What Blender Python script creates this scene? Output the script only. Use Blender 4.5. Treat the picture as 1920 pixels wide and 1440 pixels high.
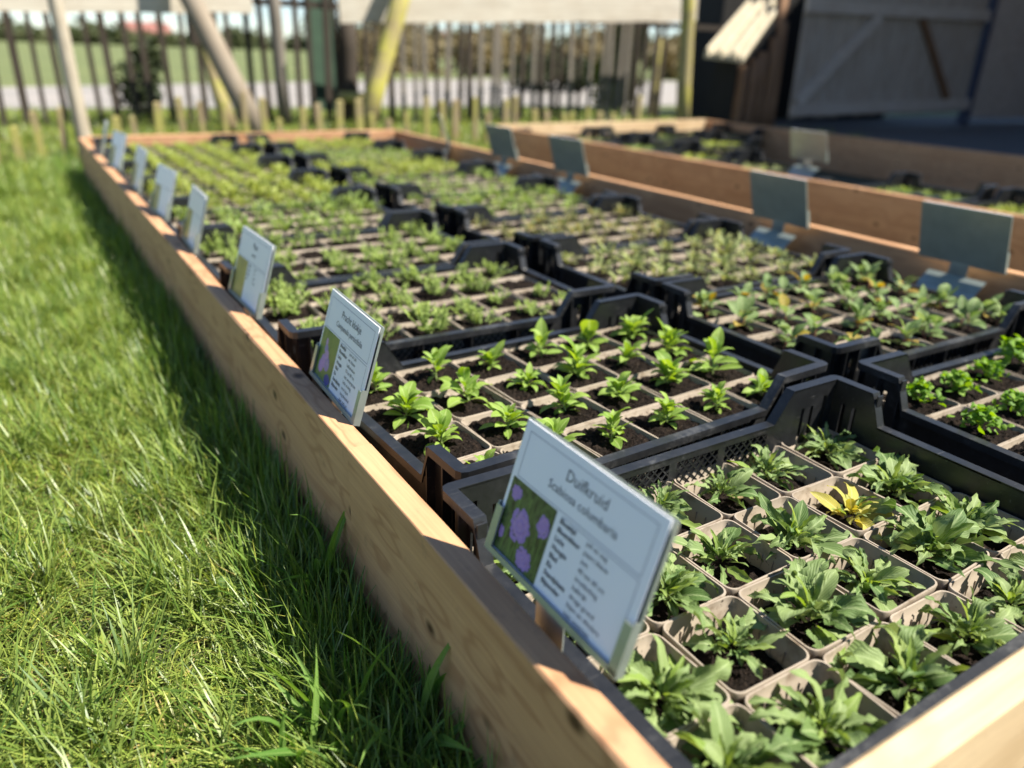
import bpy, math, random
import numpy as np
from mathutils import Vector, Matrix

random.seed(7); rng = np.random.default_rng(7)
for o in list(bpy.data.objects): bpy.data.objects.remove(o)
scene = bpy.context.scene
COL = scene.collection
R_ = math.radians

# ---------------------------------------------------------------- camera
cam_data = bpy.data.cameras.new('camera'); cam = bpy.data.objects.new('camera', cam_data); COL.objects.link(cam)
cam_data.sensor_width = 36.0; cam_data.lens = 27.04; cam_data.clip_start = 0.02; cam_data.clip_end = 2000
CR = ((0.85069321, -0.18202867, 0.49313956), (-0.5247331, -0.34982207, 0.77606681), (0.03124469, -0.91896141, -0.39310773))
m = Matrix.Identity(4)
for i in range(3):
    m[i][0] = CR[i][0]; m[i][1] = -CR[i][1]; m[i][2] = -CR[i][2]
m[0][3], m[1][3], m[2][3] = 0.0, 0.0, 0.62
cam.matrix_world = m
cam_data.dof.use_dof = True; cam_data.dof.focus_distance = 0.82; cam_data.dof.aperture_fstop = 2.75; cam_data.dof.aperture_blades = 0
scene.camera = cam

# ---------------------------------------------------------------- sky, sun, exposure
SUN_EL = 53.0
SUN_H = Vector((0.80, -0.60, 0)).normalized()
world = bpy.data.worlds.new('World'); scene.world = world; world.use_nodes = True
wn = world.node_tree.nodes; wl = world.node_tree.links
bg = wn['Background']; sky = wn.new('ShaderNodeTexSky'); sky.sky_type = 'NISHITA'; sky.sun_disc = False
sky.sun_elevation = R_(SUN_EL); sky.sun_rotation = math.atan2(SUN_H.x, SUN_H.y); sky.air_density = 0.85; sky.dust_density = 0.0; sky.ozone_density = 2.5; sky.altitude = 800
wl.new(sky.outputs[0], bg.inputs[0]); bg.inputs[1].default_value = 0.070
sun_data = bpy.data.lights.new('sun', 'SUN'); sun = bpy.data.objects.new('sun', sun_data); COL.objects.link(sun)
sun_data.energy = 5.0; sun_data.angle = R_(0.53); sun_data.color = (1.0, 0.94, 0.83)
to_sun = Vector((SUN_H.x*math.cos(R_(SUN_EL)), SUN_H.y*math.cos(R_(SUN_EL)), math.sin(R_(SUN_EL))))
sun.rotation_euler = to_sun.to_track_quat('Z', 'Y').to_euler(); sun.location = to_sun*30
vs = scene.view_settings; vs.view_transform = 'Standard'; vs.look = 'None'; vs.exposure = 1.32; vs.gamma = 1.0; vs.use_curve_mapping = False

# ---------------------------------------------------------------- helpers
class MB:
    def __init__(s): s.v = []; s.f = []; s.uv = None; s.col = None; s.mi = []
    def hexa(s, p):
        n = len(s.v); s.v += [tuple(q) for q in p]
        for f in ((0,3,2,1),(4,5,6,7),(0,1,5,4),(1,2,6,5),(2,3,7,6),(3,0,4,7)): s.f.append(tuple(n+i for i in f))
        return s
    def box(s, x0, x1, y0, y1, z0, z1):
        return s.hexa([(x0,y0,z0),(x1,y0,z0),(x1,y1,z0),(x0,y1,z0),(x0,y0,z1),(x1,y0,z1),(x1,y1,z1),(x0,y1,z1)])
    def quad(s, *p):
        n = len(s.v); s.v += [tuple(q) for q in p]; s.f.append(tuple(range(n, n+len(p)))); return s
    def loops(s, L, cap0=False, cap1=False):
        n = len(s.v); k = len(L[0])
        for lp in L: s.v += [tuple(q) for q in lp]
        for a in range(len(L)-1):
            for i in range(k):
                j = (i+1) % k; s.f.append((n+a*k+i, n+a*k+j, n+(a+1)*k+j, n+(a+1)*k+i))
        if cap0: s.f.append(tuple(n+i for i in reversed(range(k))))
        if cap1: s.f.append(tuple(n+(len(L)-1)*k+i for i in range(k)))
        return s
    def tube(s, pts, rad, k=10, jitter=0.0):
        L = []
        for a, p in enumerate(pts):
            p = Vector(p); d = Vector(pts[min(a+1, len(pts)-1)]) - Vector(pts[max(a-1, 0)]); d.normalize()
            u = d.cross(Vector((0,0,1)) if abs(d.z) < .8 else Vector((1,0,0))).normalized(); w = d.cross(u)
            r = rad[a] if hasattr(rad, '__len__') else rad
            L.append([p + (u*math.cos(t) + w*math.sin(t))*r*(1+random.uniform(-jitter, jitter)) for t in [2*math.pi*i/k for i in range(k)]])
        return s.loops(L, True, True)
    def mesh(s, name):
        me = bpy.data.meshes.new(name); me.from_pydata(s.v, [], s.f); me.update(); return me
    def build(s, name, mat, parent=None, smooth=False, kind=None):
        me = s.mesh(name); return obj(name, me, mat, parent, smooth, kind)

def obj(name, me, mat=None, parent=None, smooth=False, kind=None):
    if mat and not me.materials: me.materials.append(mat)
    if smooth: me.shade_smooth()
    o = bpy.data.objects.new(name, me); COL.objects.link(o)
    if parent: o.parent = parent
    if kind: o['kind'] = kind
    return o
def tag(o, label, cat, group=None):
    o['label'] = label; o['category'] = cat
    if group: o['group'] = group
    return o
def empty(name, loc, rz=0.0, label=None, cat=None, group=None):
    o = bpy.data.objects.new(name, None); COL.objects.link(o); o.location = loc; o.rotation_euler = (0, 0, rz); o.empty_display_size = .05
    if label: tag(o, label, cat, group)
    return o
def inst(name, me, parent, loc=(0,0,0), rot=(0,0,0), sc=1.0, kind=None):
    o = bpy.data.objects.new(name, me); COL.objects.link(o); o.parent = parent; o.location = loc; o.rotation_euler = rot
    o.scale = (sc, sc, sc) if not hasattr(sc, '__len__') else sc
    if kind: o['kind'] = kind
    return o
ORD = ['first','second','third','fourth','fifth','sixth','seventh','eighth','ninth','tenth']

# ---------------------------------------------------------------- materials
def newmat(name):
    mt = bpy.data.materials.new(name); mt.use_nodes = True; nt = mt.node_tree
    return mt, nt.nodes, nt.links, nt.nodes['Principled BSDF']
def ramp(nd, stops):
    r = nd.new('ShaderNodeValToRGB'); e = r.color_ramp.elements
    e[0].position, e[0].color = stops[0][0], (*stops[0][1], 1); e[1].position, e[1].color = stops[-1][0], (*stops[-1][1], 1)
    for p, c in stops[1:-1]:
        q = e.new(p); q.color = (*c, 1)
    return r
def mixc(nd, ln, fac, a, b, mode='MIX'):
    x = nd.new('ShaderNodeMix'); x.data_type = 'RGBA'; x.blend_type = mode
    for sock, val in ((x.inputs[0], fac), (x.inputs[6], a), (x.inputs[7], b)):
        if isinstance(val, (int, float)): sock.default_value = val
        elif isinstance(val, tuple): sock.default_value = (*val, 1) if len(val) == 3 else val
        else: ln.new(val, sock)
    return x.outputs[2]
def noise(nd, ln, vec, scale, detail=4, rough=.55, dist=0.0):
    n = nd.new('ShaderNodeTexNoise'); n.inputs['Scale'].default_value = scale; n.inputs['Detail'].default_value = detail
    n.inputs['Roughness'].default_value = rough; n.inputs['Distortion'].default_value = dist
    if vec is not None: ln.new(vec, n.inputs['Vector'])
    return n
def mapping(nd, ln, src, sc=(1,1,1), loc=(0,0,0)):
    mp = nd.new('ShaderNodeMapping'); mp.inputs['Scale'].default_value = sc; mp.inputs['Location'].default_value = loc
    ln.new(src, mp.inputs['Vector']); return mp.outputs[0]
def bump(nd, ln, bs, h, strength, dist=.002):
    b = nd.new('ShaderNodeBump'); b.inputs['Strength'].default_value = strength; b.inputs['Distance'].default_value = dist
    ln.new(h, b.inputs['Height']); ln.new(b.outputs[0], bs.inputs['Normal'])

def plain(name, c1, c2=None, scale=20, rough=.6, metal=0.0, bmp=0.0, spec=.5):
    mt, nd, ln, bs = newmat(name); tc = nd.new('ShaderNodeTexCoord')
    n = noise(nd, ln, tc.outputs['Object'], scale, 5)
    c2 = c2 or tuple(x*.8 for x in c1)
    r = ramp(nd, [(.3, c1), (.7, c2)]); ln.new(n.outputs[0], r.inputs[0]); ln.new(r.outputs[0], bs.inputs['Base Color'])
    bs.inputs['Roughness'].default_value = rough; bs.inputs['Metallic'].default_value = metal; bs.inputs['Specular IOR Level'].default_value = spec
    if bmp: bump(nd, ln, bs, n.outputs[0], bmp)
    return mt

def wood(name, light, dark, knot=(.09,.04,.018), grain=1.0, axis=0, rough=.62, knots=True, moss=None):
    """planed timber, grain along object axis"""
    mt, nd, ln, bs = newmat(name); tc = nd.new('ShaderNodeTexCoord'); oi = nd.new('ShaderNodeObjectInfo')
    off = nd.new('ShaderNodeVectorMath'); off.operation = 'MULTIPLY_ADD'
    ln.new(oi.outputs['Random'], off.inputs[0]); off.inputs[1].default_value = (7.3, 3.1, 5.7); ln.new(tc.outputs['Object'], off.inputs[2])
    s = [11.0, 11.0, 11.0]; s[axis] = .55
    v = mapping(nd, ln, off.outputs[0], tuple(s))
    big = noise(nd, ln, v, 2.2, 3, .5, .6)
    # knots bend the rings
    ks = [15.0, 15.0, 15.0]; ks[axis] = 11.0
    kv = mapping(nd, ln, off.outputs[0], tuple(ks))
    vo = nd.new('ShaderNodeTexVoronoi'); vo.inputs['Scale'].default_value = 1.0; vo.inputs['Randomness'].default_value = 1.0; ln.new(kv, vo.inputs['Vector'])
    kn = nd.new('ShaderNodeMapRange'); kn.inputs[1].default_value = .05; kn.inputs[2].default_value = .15; kn.inputs[3].default_value = 1.0; kn.inputs[4].default_value = 0.0
    ln.new(vo.outputs['Distance'], kn.inputs[0])
    halo = nd.new('ShaderNodeMapRange'); halo.inputs[1].default_value = .04; halo.inputs[2].default_value = .5; halo.inputs[3].default_value = 1.0; halo.inputs[4].default_value = 0.0
    ln.new(vo.outputs['Distance'], halo.inputs[0])
    add = nd.new('ShaderNodeMath'); add.operation = 'MULTIPLY_ADD'; ln.new(halo.outputs[0], add.inputs[0]); add.inputs[1].default_value = .35 if knots else 0.0; ln.new(big.outputs[0], add.inputs[2])
    mul = nd.new('ShaderNodeMath'); mul.operation = 'MULTIPLY'; ln.new(add.outputs[0], mul.inputs[0]); mul.inputs[1].default_value = 15.0*grain
    sn = nd.new('ShaderNodeMath'); sn.operation = 'SINE'; ln.new(mul.outputs[0], sn.inputs[0])
    fs = [260.0]*3; fs[axis] = 9.0
    fine = noise(nd, ln, mapping(nd, ln, off.outputs[0], tuple(fs)), 1.0, 3, .6)
    rg = nd.new('ShaderNodeMapRange'); rg.inputs[1].default_value = -1; rg.inputs[2].default_value = 1; ln.new(sn.outputs[0], rg.inputs[0])
    md = tuple((a+b)/2 for a, b in zip(light, dark))
    r = ramp(nd, [(0, light), (.55, tuple(.75*a+.25*b for a, b in zip(light, md))), (.85, md), (1, tuple(.45*a+.55*b for a, b in zip(md, dark)))]); ln.new(rg.outputs[0], r.inputs[0])
    c = mixc(nd, ln, fine.outputs[0], r.outputs[0], tuple(x*.80 for x in md), 'MIX')
    bl = noise(nd, ln, off.outputs[0], 5.0, 4, .6)
    blr = ramp(nd, [(.35, (1, 1, 1)), (.75, (.80, .72, .66))]); ln.new(bl.outputs[0], blr.inputs[0])
    c = mixc(nd, ln, .6, c, blr.outputs[0], 'MULTIPLY')
    if knots:
        c = mixc(nd, ln, kn.outputs[0], c, knot)
    if knots:
        dn = noise(nd, ln, off.outputs[0], 34.0, 6, .7); dr = ramp(nd, [(.60, (0,0,0)), (.72, (1,1,1))]); ln.new(dn.outputs[0], dr.inputs[0])
        dm = nd.new('ShaderNodeMath'); dm.operation = 'MULTIPLY'; ln.new(dr.outputs[0], dm.inputs[0]); dm.inputs[1].default_value = .35
        c = mixc(nd, ln, dm.outputs[0], c, (.16,.11,.075))
    if moss:
        mn = noise(nd, ln, off.outputs[0], 6.0, 4, .6); mr = ramp(nd, [(.42, (0,0,0)), (.62, (1,1,1))]); ln.new(mn.outputs[0], mr.inputs[0])
        c = mixc(nd, ln, mr.outputs[0], c, moss)
    ln.new(c, bs.inputs['Base Color']); bs.inputs['Roughness'].default_value = rough; bs.inputs['Specular IOR Level'].default_value = .3
    bump(nd, ln, bs, fine.outputs[0], .35, .0012)
    return mt

def crate_plastic(name):
    mt, nd, ln, bs = newmat(name); tc = nd.new('ShaderNodeTexCoord'); oi = nd.new('ShaderNodeObjectInfo'); ge = nd.new('ShaderNodeNewGeometry')
    n = noise(nd, ln, tc.outputs['Object'], 38, 8, .75); n2 = noise(nd, ln, tc.outputs['Object'], 9, 5, .7)
    mlt = nd.new('ShaderNodeMath'); mlt.operation = 'MULTIPLY'; ln.new(n.outputs[0], mlt.inputs[0]); ln.new(n2.outputs[0], mlt.inputs[1])
    r = ramp(nd, [(.18, (.009, .0095, .0105)), (.30, (.017, .0175, .019)), (.46, (.085, .085, .083))]); ln.new(mlt.outputs[0], r.inputs[0])
    sc = [400.0, 400.0, 400.0]
    sx = noise(nd, ln, mapping(nd, ln, tc.outputs['Object'], (30, 400, 200)), 1.0, 2, .6)
    sr = ramp(nd, [(.66, (0,0,0)), (.74, (1,1,1))]); ln.new(sx.outputs[0], sr.inputs[0])
    c = mixc(nd, ln, sr.outputs[0], r.outputs[0], (.05,.05,.05))
    ln.new(c, bs.inputs['Base Color'])
    rr = nd.new('ShaderNodeMapRange'); rr.inputs[3].default_value = .24; rr.inputs[4].default_value = .55; ln.new(n2.outputs[0], rr.inputs[0]); ln.new(rr.outputs[0], bs.inputs['Roughness'])
    bs.inputs['Specular IOR Level'].default_value = .55
    bump(nd, ln, bs, n.outputs[0], .12, .001)
    return mt

def leafmat(name, c1, c2, rib=(.30,.40,.14), trans=.32, attr=False, rough=.6, gloss=.28):
    mt, nd, ln, bs = newmat(name); oi = nd.new('ShaderNodeObjectInfo'); tc = nd.new('ShaderNodeTexCoord')
    n = noise(nd, ln, tc.outputs['Object'], 130, 3)
    if attr:
        at = nd.new('ShaderNodeAttribute'); at.attribute_name = 'var'
        c = mixc(nd, ln, at.outputs['Fac'], c1, c2)
    else:
        c = mixc(nd, ln, oi.outputs['Random'], c1, c2)
        uv = nd.new('ShaderNodeUVMap'); sp = nd.new('ShaderNodeSeparateXYZ'); ln.new(uv.outputs[0], sp.inputs[0])
        d = nd.new('ShaderNodeMath'); d.operation = 'SUBTRACT'; ln.new(sp.outputs[0], d.inputs[0]); d.inputs[1].default_value = .5
        ab = nd.new('ShaderNodeMath'); ab.operation = 'ABSOLUTE'; ln.new(d.outputs[0], ab.inputs[0])
        mr = nd.new('ShaderNodeMapRange'); mr.inputs[1].default_value = .02; mr.inputs[2].default_value = .09; mr.inputs[3].default_value = .75; mr.inputs[4].default_value = 0.0
        ln.new(ab.outputs[0], mr.inputs[0])
        # side veins
        w = nd.new('ShaderNodeMath'); w.operation = 'MULTIPLY_ADD'; ln.new(ab.outputs[0], w.inputs[0]); w.inputs[1].default_value = -1.1; ln.new(sp.outputs[1], w.inputs[2])
        w2 = nd.new('ShaderNodeMath'); w2.operation = 'MULTIPLY'; ln.new(w.outputs[0], w2.inputs[0]); w2.inputs[1].default_value = 46.0
        w3 = nd.new('ShaderNodeMath'); w3.operation = 'SINE'; ln.new(w2.outputs[0], w3.inputs[0])
        vr = nd.new('ShaderNodeMapRange'); vr.inputs[1].default_value = .8; vr.inputs[2].default_value = 1.0; vr.inputs[3].default_value = 0; vr.inputs[4].default_value = .35; ln.new(w3.outputs[0], vr.inputs[0])
        mx = nd.new('ShaderNodeMath'); mx.operation = 'MAXIMUM'; ln.new(mr.outputs[0], mx.inputs[0]); ln.new(vr.outputs[0], mx.inputs[1])
        c = mixc(nd, ln, mx.outputs[0], c, rib)
        bump(nd, ln, bs, w3.outputs[0], .25, .0008)
    dk = ramp(nd, [(.3, (.72,.78,.72)), (.7, (1.1,1.08,1.0))]); ln.new(n.outputs[0], dk.inputs[0])
    c = mixc(nd, ln, .7, c, dk.outputs[0], 'MULTIPLY')
    ln.new(c, bs.inputs['Base Color']); bs.inputs['Roughness'].default_value = rough; bs.inputs['Specular IOR Level'].default_value = gloss
    tr = nd.new('ShaderNodeBsdfTranslucent')
    hs = nd.new('ShaderNodeHueSaturation'); hs.inputs['Hue'].default_value = .485; hs.inputs['Saturation'].default_value = 1.2; hs.inputs['Value'].default_value = 1.5; ln.new(c, hs.inputs['Color'])
    ln.new(hs.outputs[0], tr.inputs[0])
    ms = nd.new('ShaderNodeMixShader'); ms.inputs[0].default_value = trans; ln.new(bs.outputs[0], ms.inputs[1]); ln.new(tr.outputs[0], ms.inputs[2])
    ln.new(ms.outputs[0], nd['Material Output'].inputs[0])
    return mt

def blademat(name):
    mt, nd, ln, bs = newmat(name); at = nd.new('ShaderNodeAttribute'); at.attribute_name = 'Col'
    ln.new(at.outputs['Color'], bs.inputs['Base Color']); bs.inputs['Roughness'].default_value = .40; bs.inputs['Specular IOR Level'].default_value = .5
    tr = nd.new('ShaderNodeBsdfTranslucent'); hs = nd.new('ShaderNodeHueSaturation'); hs.inputs['Hue'].default_value = .49; hs.inputs['Value'].default_value = 1.35; hs.inputs['Saturation'].default_value = 1.15
    ln.new(at.outputs['Color'], hs.inputs['Color']); ln.new(hs.outputs[0], tr.inputs[0])
    ms = nd.new('ShaderNodeMixShader'); ms.inputs[0].default_value = .34; ln.new(bs.outputs[0], ms.inputs[1]); ln.new(tr.outputs[0], ms.inputs[2]); ln.new(ms.outputs[0], nd['Material Output'].inputs[0])
    return mt

M = {}
M['plank'] = wood('larch_plank', (.65,.385,.205), (.36,.165,.08), grain=1.4)
M['plankpale'] = wood('pale_plank', (.72,.54,.33), (.52,.36,.195), grain=.9)
M['plankred'] = wood('red_plank', (.64,.375,.195), (.42,.215,.105))
M['weather'] = wood('weathered_board', (.72,.66,.55), (.52,.47,.38), knots=False, rough=.8)
M['greylog'] = wood('grey_log', (.34,.29,.225), (.20,.165,.125), axis=2, knots=False, rough=.85)
M['yellowlog'] = wood('lichen_log', (.38,.33,.16), (.22,.18,.08), axis=2, knots=False, rough=.9, moss=(.36,.33,.07))
M['darkpale'] = wood('dark_pale', (.070,.055,.042), (.036,.028,.021), axis=2, knots=False, rough=.85)
M['greypale'] = wood('grey_pale', (.24,.215,.18), (.13,.115,.095), axis=2, knots=False, rough=.85)
M['stake'] = wood('stake_wood', (.36,.29,.175), (.22,.17,.09), axis=2, knots=False, rough=.85, moss=(.30,.28,.08))
M['gate'] = wood('gate_board', (.56,.47,.38), (.30,.25,.20), axis=2, knots=False, rough=.85)
M['gaterail'] = wood('gate_rail', (.62,.53,.44), (.44,.37,.31), axis=0, knots=False, rough=.85)
M['shed'] = wood('shed_board', (.022,.021,.02), (.012,.012,.012), axis=2, knots=False, rough=.8)
M['brownlog'] = wood('brown_log', (.30,.17,.095), (.13,.065,.03), axis=2, knots=False, rough=.85)
M['creamroof'] = plain('cream_roof', (.52,.46,.34), (.40,.34,.23), 14, .8)
M['bark'] = wood('bark', (.48,.43,.34), (.25,.21,.15), axis=2, knots=False, rough=.9)
M['crate'] = crate_plastic('black_crate')
def potmat():
    mt, nd, ln, bs = newmat('taupe_pot'); tc = nd.new('ShaderNodeTexCoord'); oi = nd.new('ShaderNodeObjectInfo')
    off = nd.new('ShaderNodeVectorMath'); off.operation = 'MULTIPLY_ADD'; ln.new(oi.outputs['Random'], off.inputs[0]); off.inputs[1].default_value = (3.0, 5.0, 2.0); ln.new(tc.outputs['Object'], off.inputs[2])
    n = noise(nd, ln, off.outputs[0], 45, 6, .65); n2 = noise(nd, ln, off.outputs[0], 160, 4, .6)
    c = mixc(nd, ln, oi.outputs['Random'], (.36,.30,.235), (.29,.24,.185))
    r = ramp(nd, [(.52, (1,1,1)), (.72, (.45,.38,.32))]); ln.new(n.outputs[0], r.inputs[0]); c = mixc(nd, ln, .9, c, r.outputs[0], 'MULTIPLY')
    r2 = ramp(nd, [(.66, (0,0,0)), (.70, (1,1,1))]); ln.new(n2.outputs[0], r2.inputs[0]); c = mixc(nd, ln, r2.outputs[0], c, (.06,.045,.033))
    ln.new(c, bs.inputs['Base Color']); bs.inputs['Roughness'].default_value = .5; bump(nd, ln, bs, n.outputs[0], .1, .001); return mt
M['pot'] = potmat()
M['metal'] = plain('galvanised', (.40,.455,.41), (.33,.375,.34), 35, .30, .55)
M['card'] = plain('card_white', (.88,.88,.93), (.86,.86,.91), 10, .3)
M['ink'] = plain('ink', (.06,.06,.07), (.07,.07,.08), 10, .6)
M['line'] = plain('card_line', (.20,.20,.26), (.22,.22,.28), 10, .6)
M['bluepost'] = plain('blue_steel', (.06,.075,.12), (.05,.06,.095), 10, .5)
M['wallwhite'] = plain('far_wall', (.55,.53,.50), (.48,.46,.43), 2, .9)
M['brick'] = plain('barn_brick', (.25,.13,.09), (.20,.10,.07), 6, .9)
M['redroof'] = plain('red_roof', (.24,.10,.08), (.19,.075,.06), 3, .85)
M['glass'] = plain('pane_glass', (.03,.035,.04), (.025,.03,.035), 3, .1)
M['green'] = plain('green_panel', (.05,.10,.06), (.035,.07,.045), 8, .6)

def soilmat():
    mt, nd, ln, bs = newmat('potting_soil'); tc = nd.new('ShaderNodeTexCoord')
    n = noise(nd, ln, tc.outputs['Object'], 240, 6, .7); n2 = noise(nd, ln, tc.outputs['Object'], 520, 3, .6)
    r = ramp(nd, [(.34, (.004,.003,.0025)), (.52, (.013,.009,.007)), (.66, (.034,.023,.016)), (.76, (.10,.07,.05))]); ln.new(n.outputs[0], r.inputs[0])
    sp = ramp(nd, [(.70, (0,0,0)), (.73, (1,1,1))]); ln.new(n2.outputs[0], sp.inputs[0])
    ln.new(mixc(nd, ln, sp.outputs[0], r.outputs[0], (.22,.18,.14)), bs.inputs['Base Color']); bs.inputs['Roughness'].default_value = .95; bs.inputs['Specular IOR Level'].default_value = .12
    bump(nd, ln, bs, n.outputs[0], 1.0, .004)
    return mt
M['soil'] = soilmat()
def groundmat(name, cols, scale, rough=.95, bmp=.4):
    mt, nd, ln, bs = newmat(name); tc = nd.new('ShaderNodeTexCoord')
    n = noise(nd, ln, tc.outputs['Object'], scale, 8, .65); n2 = noise(nd, ln, tc.outputs['Object'], scale*.09, 4, .6)
    r = ramp(nd, [(.25+.5*i/(len(cols)-1), c) for i, c in enumerate(cols)]); ln.new(n.outputs[0], r.inputs[0])
    r2 = ramp(nd, [(.35, (.75,.78,.72)), (.65, (1.12,1.08,1.0))]); ln.new(n2.outputs[0], r2.inputs[0])
    ln.new(mixc(nd, ln, .8, r.outputs[0], r2.outputs[0], 'MULTIPLY'), bs.inputs['Base Color']); bs.inputs['Roughness'].default_value = rough
    bump(nd, ln, bs, n.outputs[0], bmp, .01)
    return mt
M['lawn'] = groundmat('lawn_soil', [(.010,.010,.005), (.030,.032,.012), (.085,.075,.032)], 60)
M['meadow'] = groundmat('meadow', [(.075,.10,.026), (.115,.14,.042), (.165,.165,.065)], 1.5)
M['road'] = groundmat('road_surface', [(.21,.195,.19), (.26,.24,.235), (.31,.29,.28)], 8, .9, .1)
M['asphalt'] = groundmat('asphalt', [(.04,.04,.043), (.055,.055,.058), (.075,.074,.075)], 60, .9, .3)

# ---------------------------------------------------------------- setting: ground, road, yard
def sheet(name, pts, z, mat):
    o = MB().quad(*[(x, y, z) for x, y in pts]).build(name, mat); o['kind'] = 'structure'; return o
sheet('ground', [(-400,-60), (500,-60), (500,700), (-400,700)], -.012, M['meadow'])
sheet('lawn', [(-6,-3), (6.6,-3), (6.6,8.6), (-6,8.6)], -.004, M['lawn'])
sheet('road', [(-60,9.1), (0,9.1), (40,9.3), (60,22), (11,19.5), (0,13.2), (-60,12)], 0.0, M['road'])
sheet('yard', [(5.05,-6), (18,-6), (18,6.6), (6.7,6.6), (5.05,4.6)], .004, M['asphalt'])

# ---------------------------------------------------------------- raised beds
def plank(name, a, b, ztop, h, th, mat, parent, side=1, wear=.0016, seed=0):
    """board from a to b (xy), thickness th to the `side` of the line a->b; long axis = local x"""
    r = random.Random(seed); a = Vector((*a, 0)); b = Vector((*b, 0)); L = (b-a).length; n = max(8, int(L/.05)); d = (b-a).normalized()
    Lp = []; ph = [r.uniform(0, 6) for _ in range(6)]
    for i in range(n+1):
        x = L*i/n; w = lambda k: wear*(.6*math.sin(x*7+ph[k]) + .4*math.sin(x*23+ph[k+1]) + r.uniform(-.25,.25))
        bv = .0022 + .0012*math.sin(x*5+ph[2])
        y0, y1 = w(0)*.5, th + w(1)*.5; zt0, zt1 = h + w(2)*.5, h + w(3)*.5
        Lp.append([(x,y0,0),(x,y1,0),(x,y1,zt1-bv),(x,y1-bv,zt1),(x,y0+bv,zt0),(x,y0,zt0-bv)])
    mb = MB().loops(Lp, True, True)
    if side < 0: mb.v = [(x,-y,z) for x,y,z in mb.v]; mb.f = [tuple(reversed(f)) for f in mb.f]
    o = mb.build(name, mat, parent); o.location = (a.x, a.y, ztop-h); o.rotation_euler = (0, 0, math.atan2(d.y, d.x))
    if parent: o.location = Vector(o.location) - parent.location
    return o
BT = .22
bed = empty('raised_bed', (1.03, 2.1, 0), 0, 'long wooden raised bed beside the lawn holding two rows of crates', 'raised bed')
# left board: outer face x=.249, inner x=.275
plank('long_board', (.275,.135), (.275,.72), BT, .225, .027, M['plank'], bed, 1, .0014, 3)
plank('long_board', (.2755,.722), (.275,4.09), BT-.002, .222, .027, M['plank'], bed, 1, .0020, 5)
plank('end_board', (.278,.178), (1.79,.178), .226, .23, .027, M['plankpale'], bed, -1, .0012, 8)
plank('end_board', (.278,4.06), (1.79,4.08), BT+.004, .225, .027, M['plank'], bed, 1, .001, 9)
plank('long_board', (1.792,.15), (1.785,4.09), BT, .225, .027, M['plankred'], bed, -1, .0012, 12)
bed2 = empty('raised_bed', (3.45, 2.8, 0), 0, 'second wooden raised bed standing behind the nearer bed', 'raised bed')
plank('long_board', (2.56,.6), (2.50,4.25), BT, .225, .027, M['plankred'], bed2, -1, .0012, 15)
plank('long_board', (4.42,.9), (4.42,4.4), BT, .225, .027, M['plankred'], bed2, -1, .0012, 17)
plank('end_board', (2.53,4.25), (4.418,4.38), BT+.003, .225, .027, M['plankpale'], bed2, 1, .001, 19)
plank('end_board', (2.56,.6), (4.42,.9), BT+.002, .225, .027, M['plankpale'], bed2, -1, .001, 21)

# ---------------------------------------------------------------- crates
HX, HY, RIM, TAB, INS = .303, .199, .172, .214, .014
def wall2d(mb, o, d, n, th, top, zbot, holes=()):
    """upright sheet: o + s*d, thickness th along n, top polyline [(s,z)], rectangular holes (s0,s1,z0,z1)"""
    o, d, n = Vector(o), Vector(d), Vector(n)
    bk = sorted({round(s, 6) for s, _ in top} | {round(h[i], 6) for h in holes for i in (0, 1)})
    def tz(s):
        for (s0, z0), (s1, z1) in zip(top, top[1:]):
            if s0 - 1e-9 <= s <= s1 + 1e-9: return z0 if s1 == s0 else z0 + (z1-z0)*(s-s0)/(s1-s0)
        return top[-1][1]
    for s0, s1 in zip(bk, bk[1:]):
        if s1 - s0 < 1e-6: continue
        mid = (s0+s1)/2; hs = sorted([(h[2], h[3]) for h in holes if h[0] < mid < h[1]]); lo = (zbot, zbot); rng_ = []
        for z0, z1 in hs: rng_.append((lo[0], lo[1], z0, z0)); lo = (z1, z1)
        rng_.append((lo[0], lo[1], tz(s0), tz(s1)))
        for a0, a1, b0, b1 in rng_:
            P = lambda s, z, t: o + d*s + n*t + Vector((0, 0, z))
            mb.hexa([P(s0,a0,0), P(s1,a1,0), P(s1,a1,th), P(s0,a0,th), P(s0,b0,0), P(s1,b1,0), P(s1,b1,th), P(s0,b0,th)])
def flange(mb, path, th=.0028, lip=.010):
    """path of (outer xyz, inner xyz): flat top strip with a lip hanging on the outer edge"""
    for (o0, i0), (o1, i1) in zip(path, path[1:]):
        o0, i0, o1, i1 = map(Vector, (o0, i0, o1, i1)); dz = Vector((0,0,-th)); dl = Vector((0,0,-lip))
        mb.hexa([o0+dz, o1+dz, i1+dz, i0+dz, o0, o1, i1, i0])
        w0 = (i0-o0); w1 = (i1-o1); w0.z = w1.z = 0; w0 = w0.normalized()*.0022; w1 = w1.normalized()*.0022
        mb.hexa([o0+dl, o1+dl, o1+w1+dl, o0+w0+dl, o0+dz, o1+dz, o1+w1+dz, o0+w0+dz])
LX0, LX1, LY0, LY1 = .128, .100, .084, .068
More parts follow.
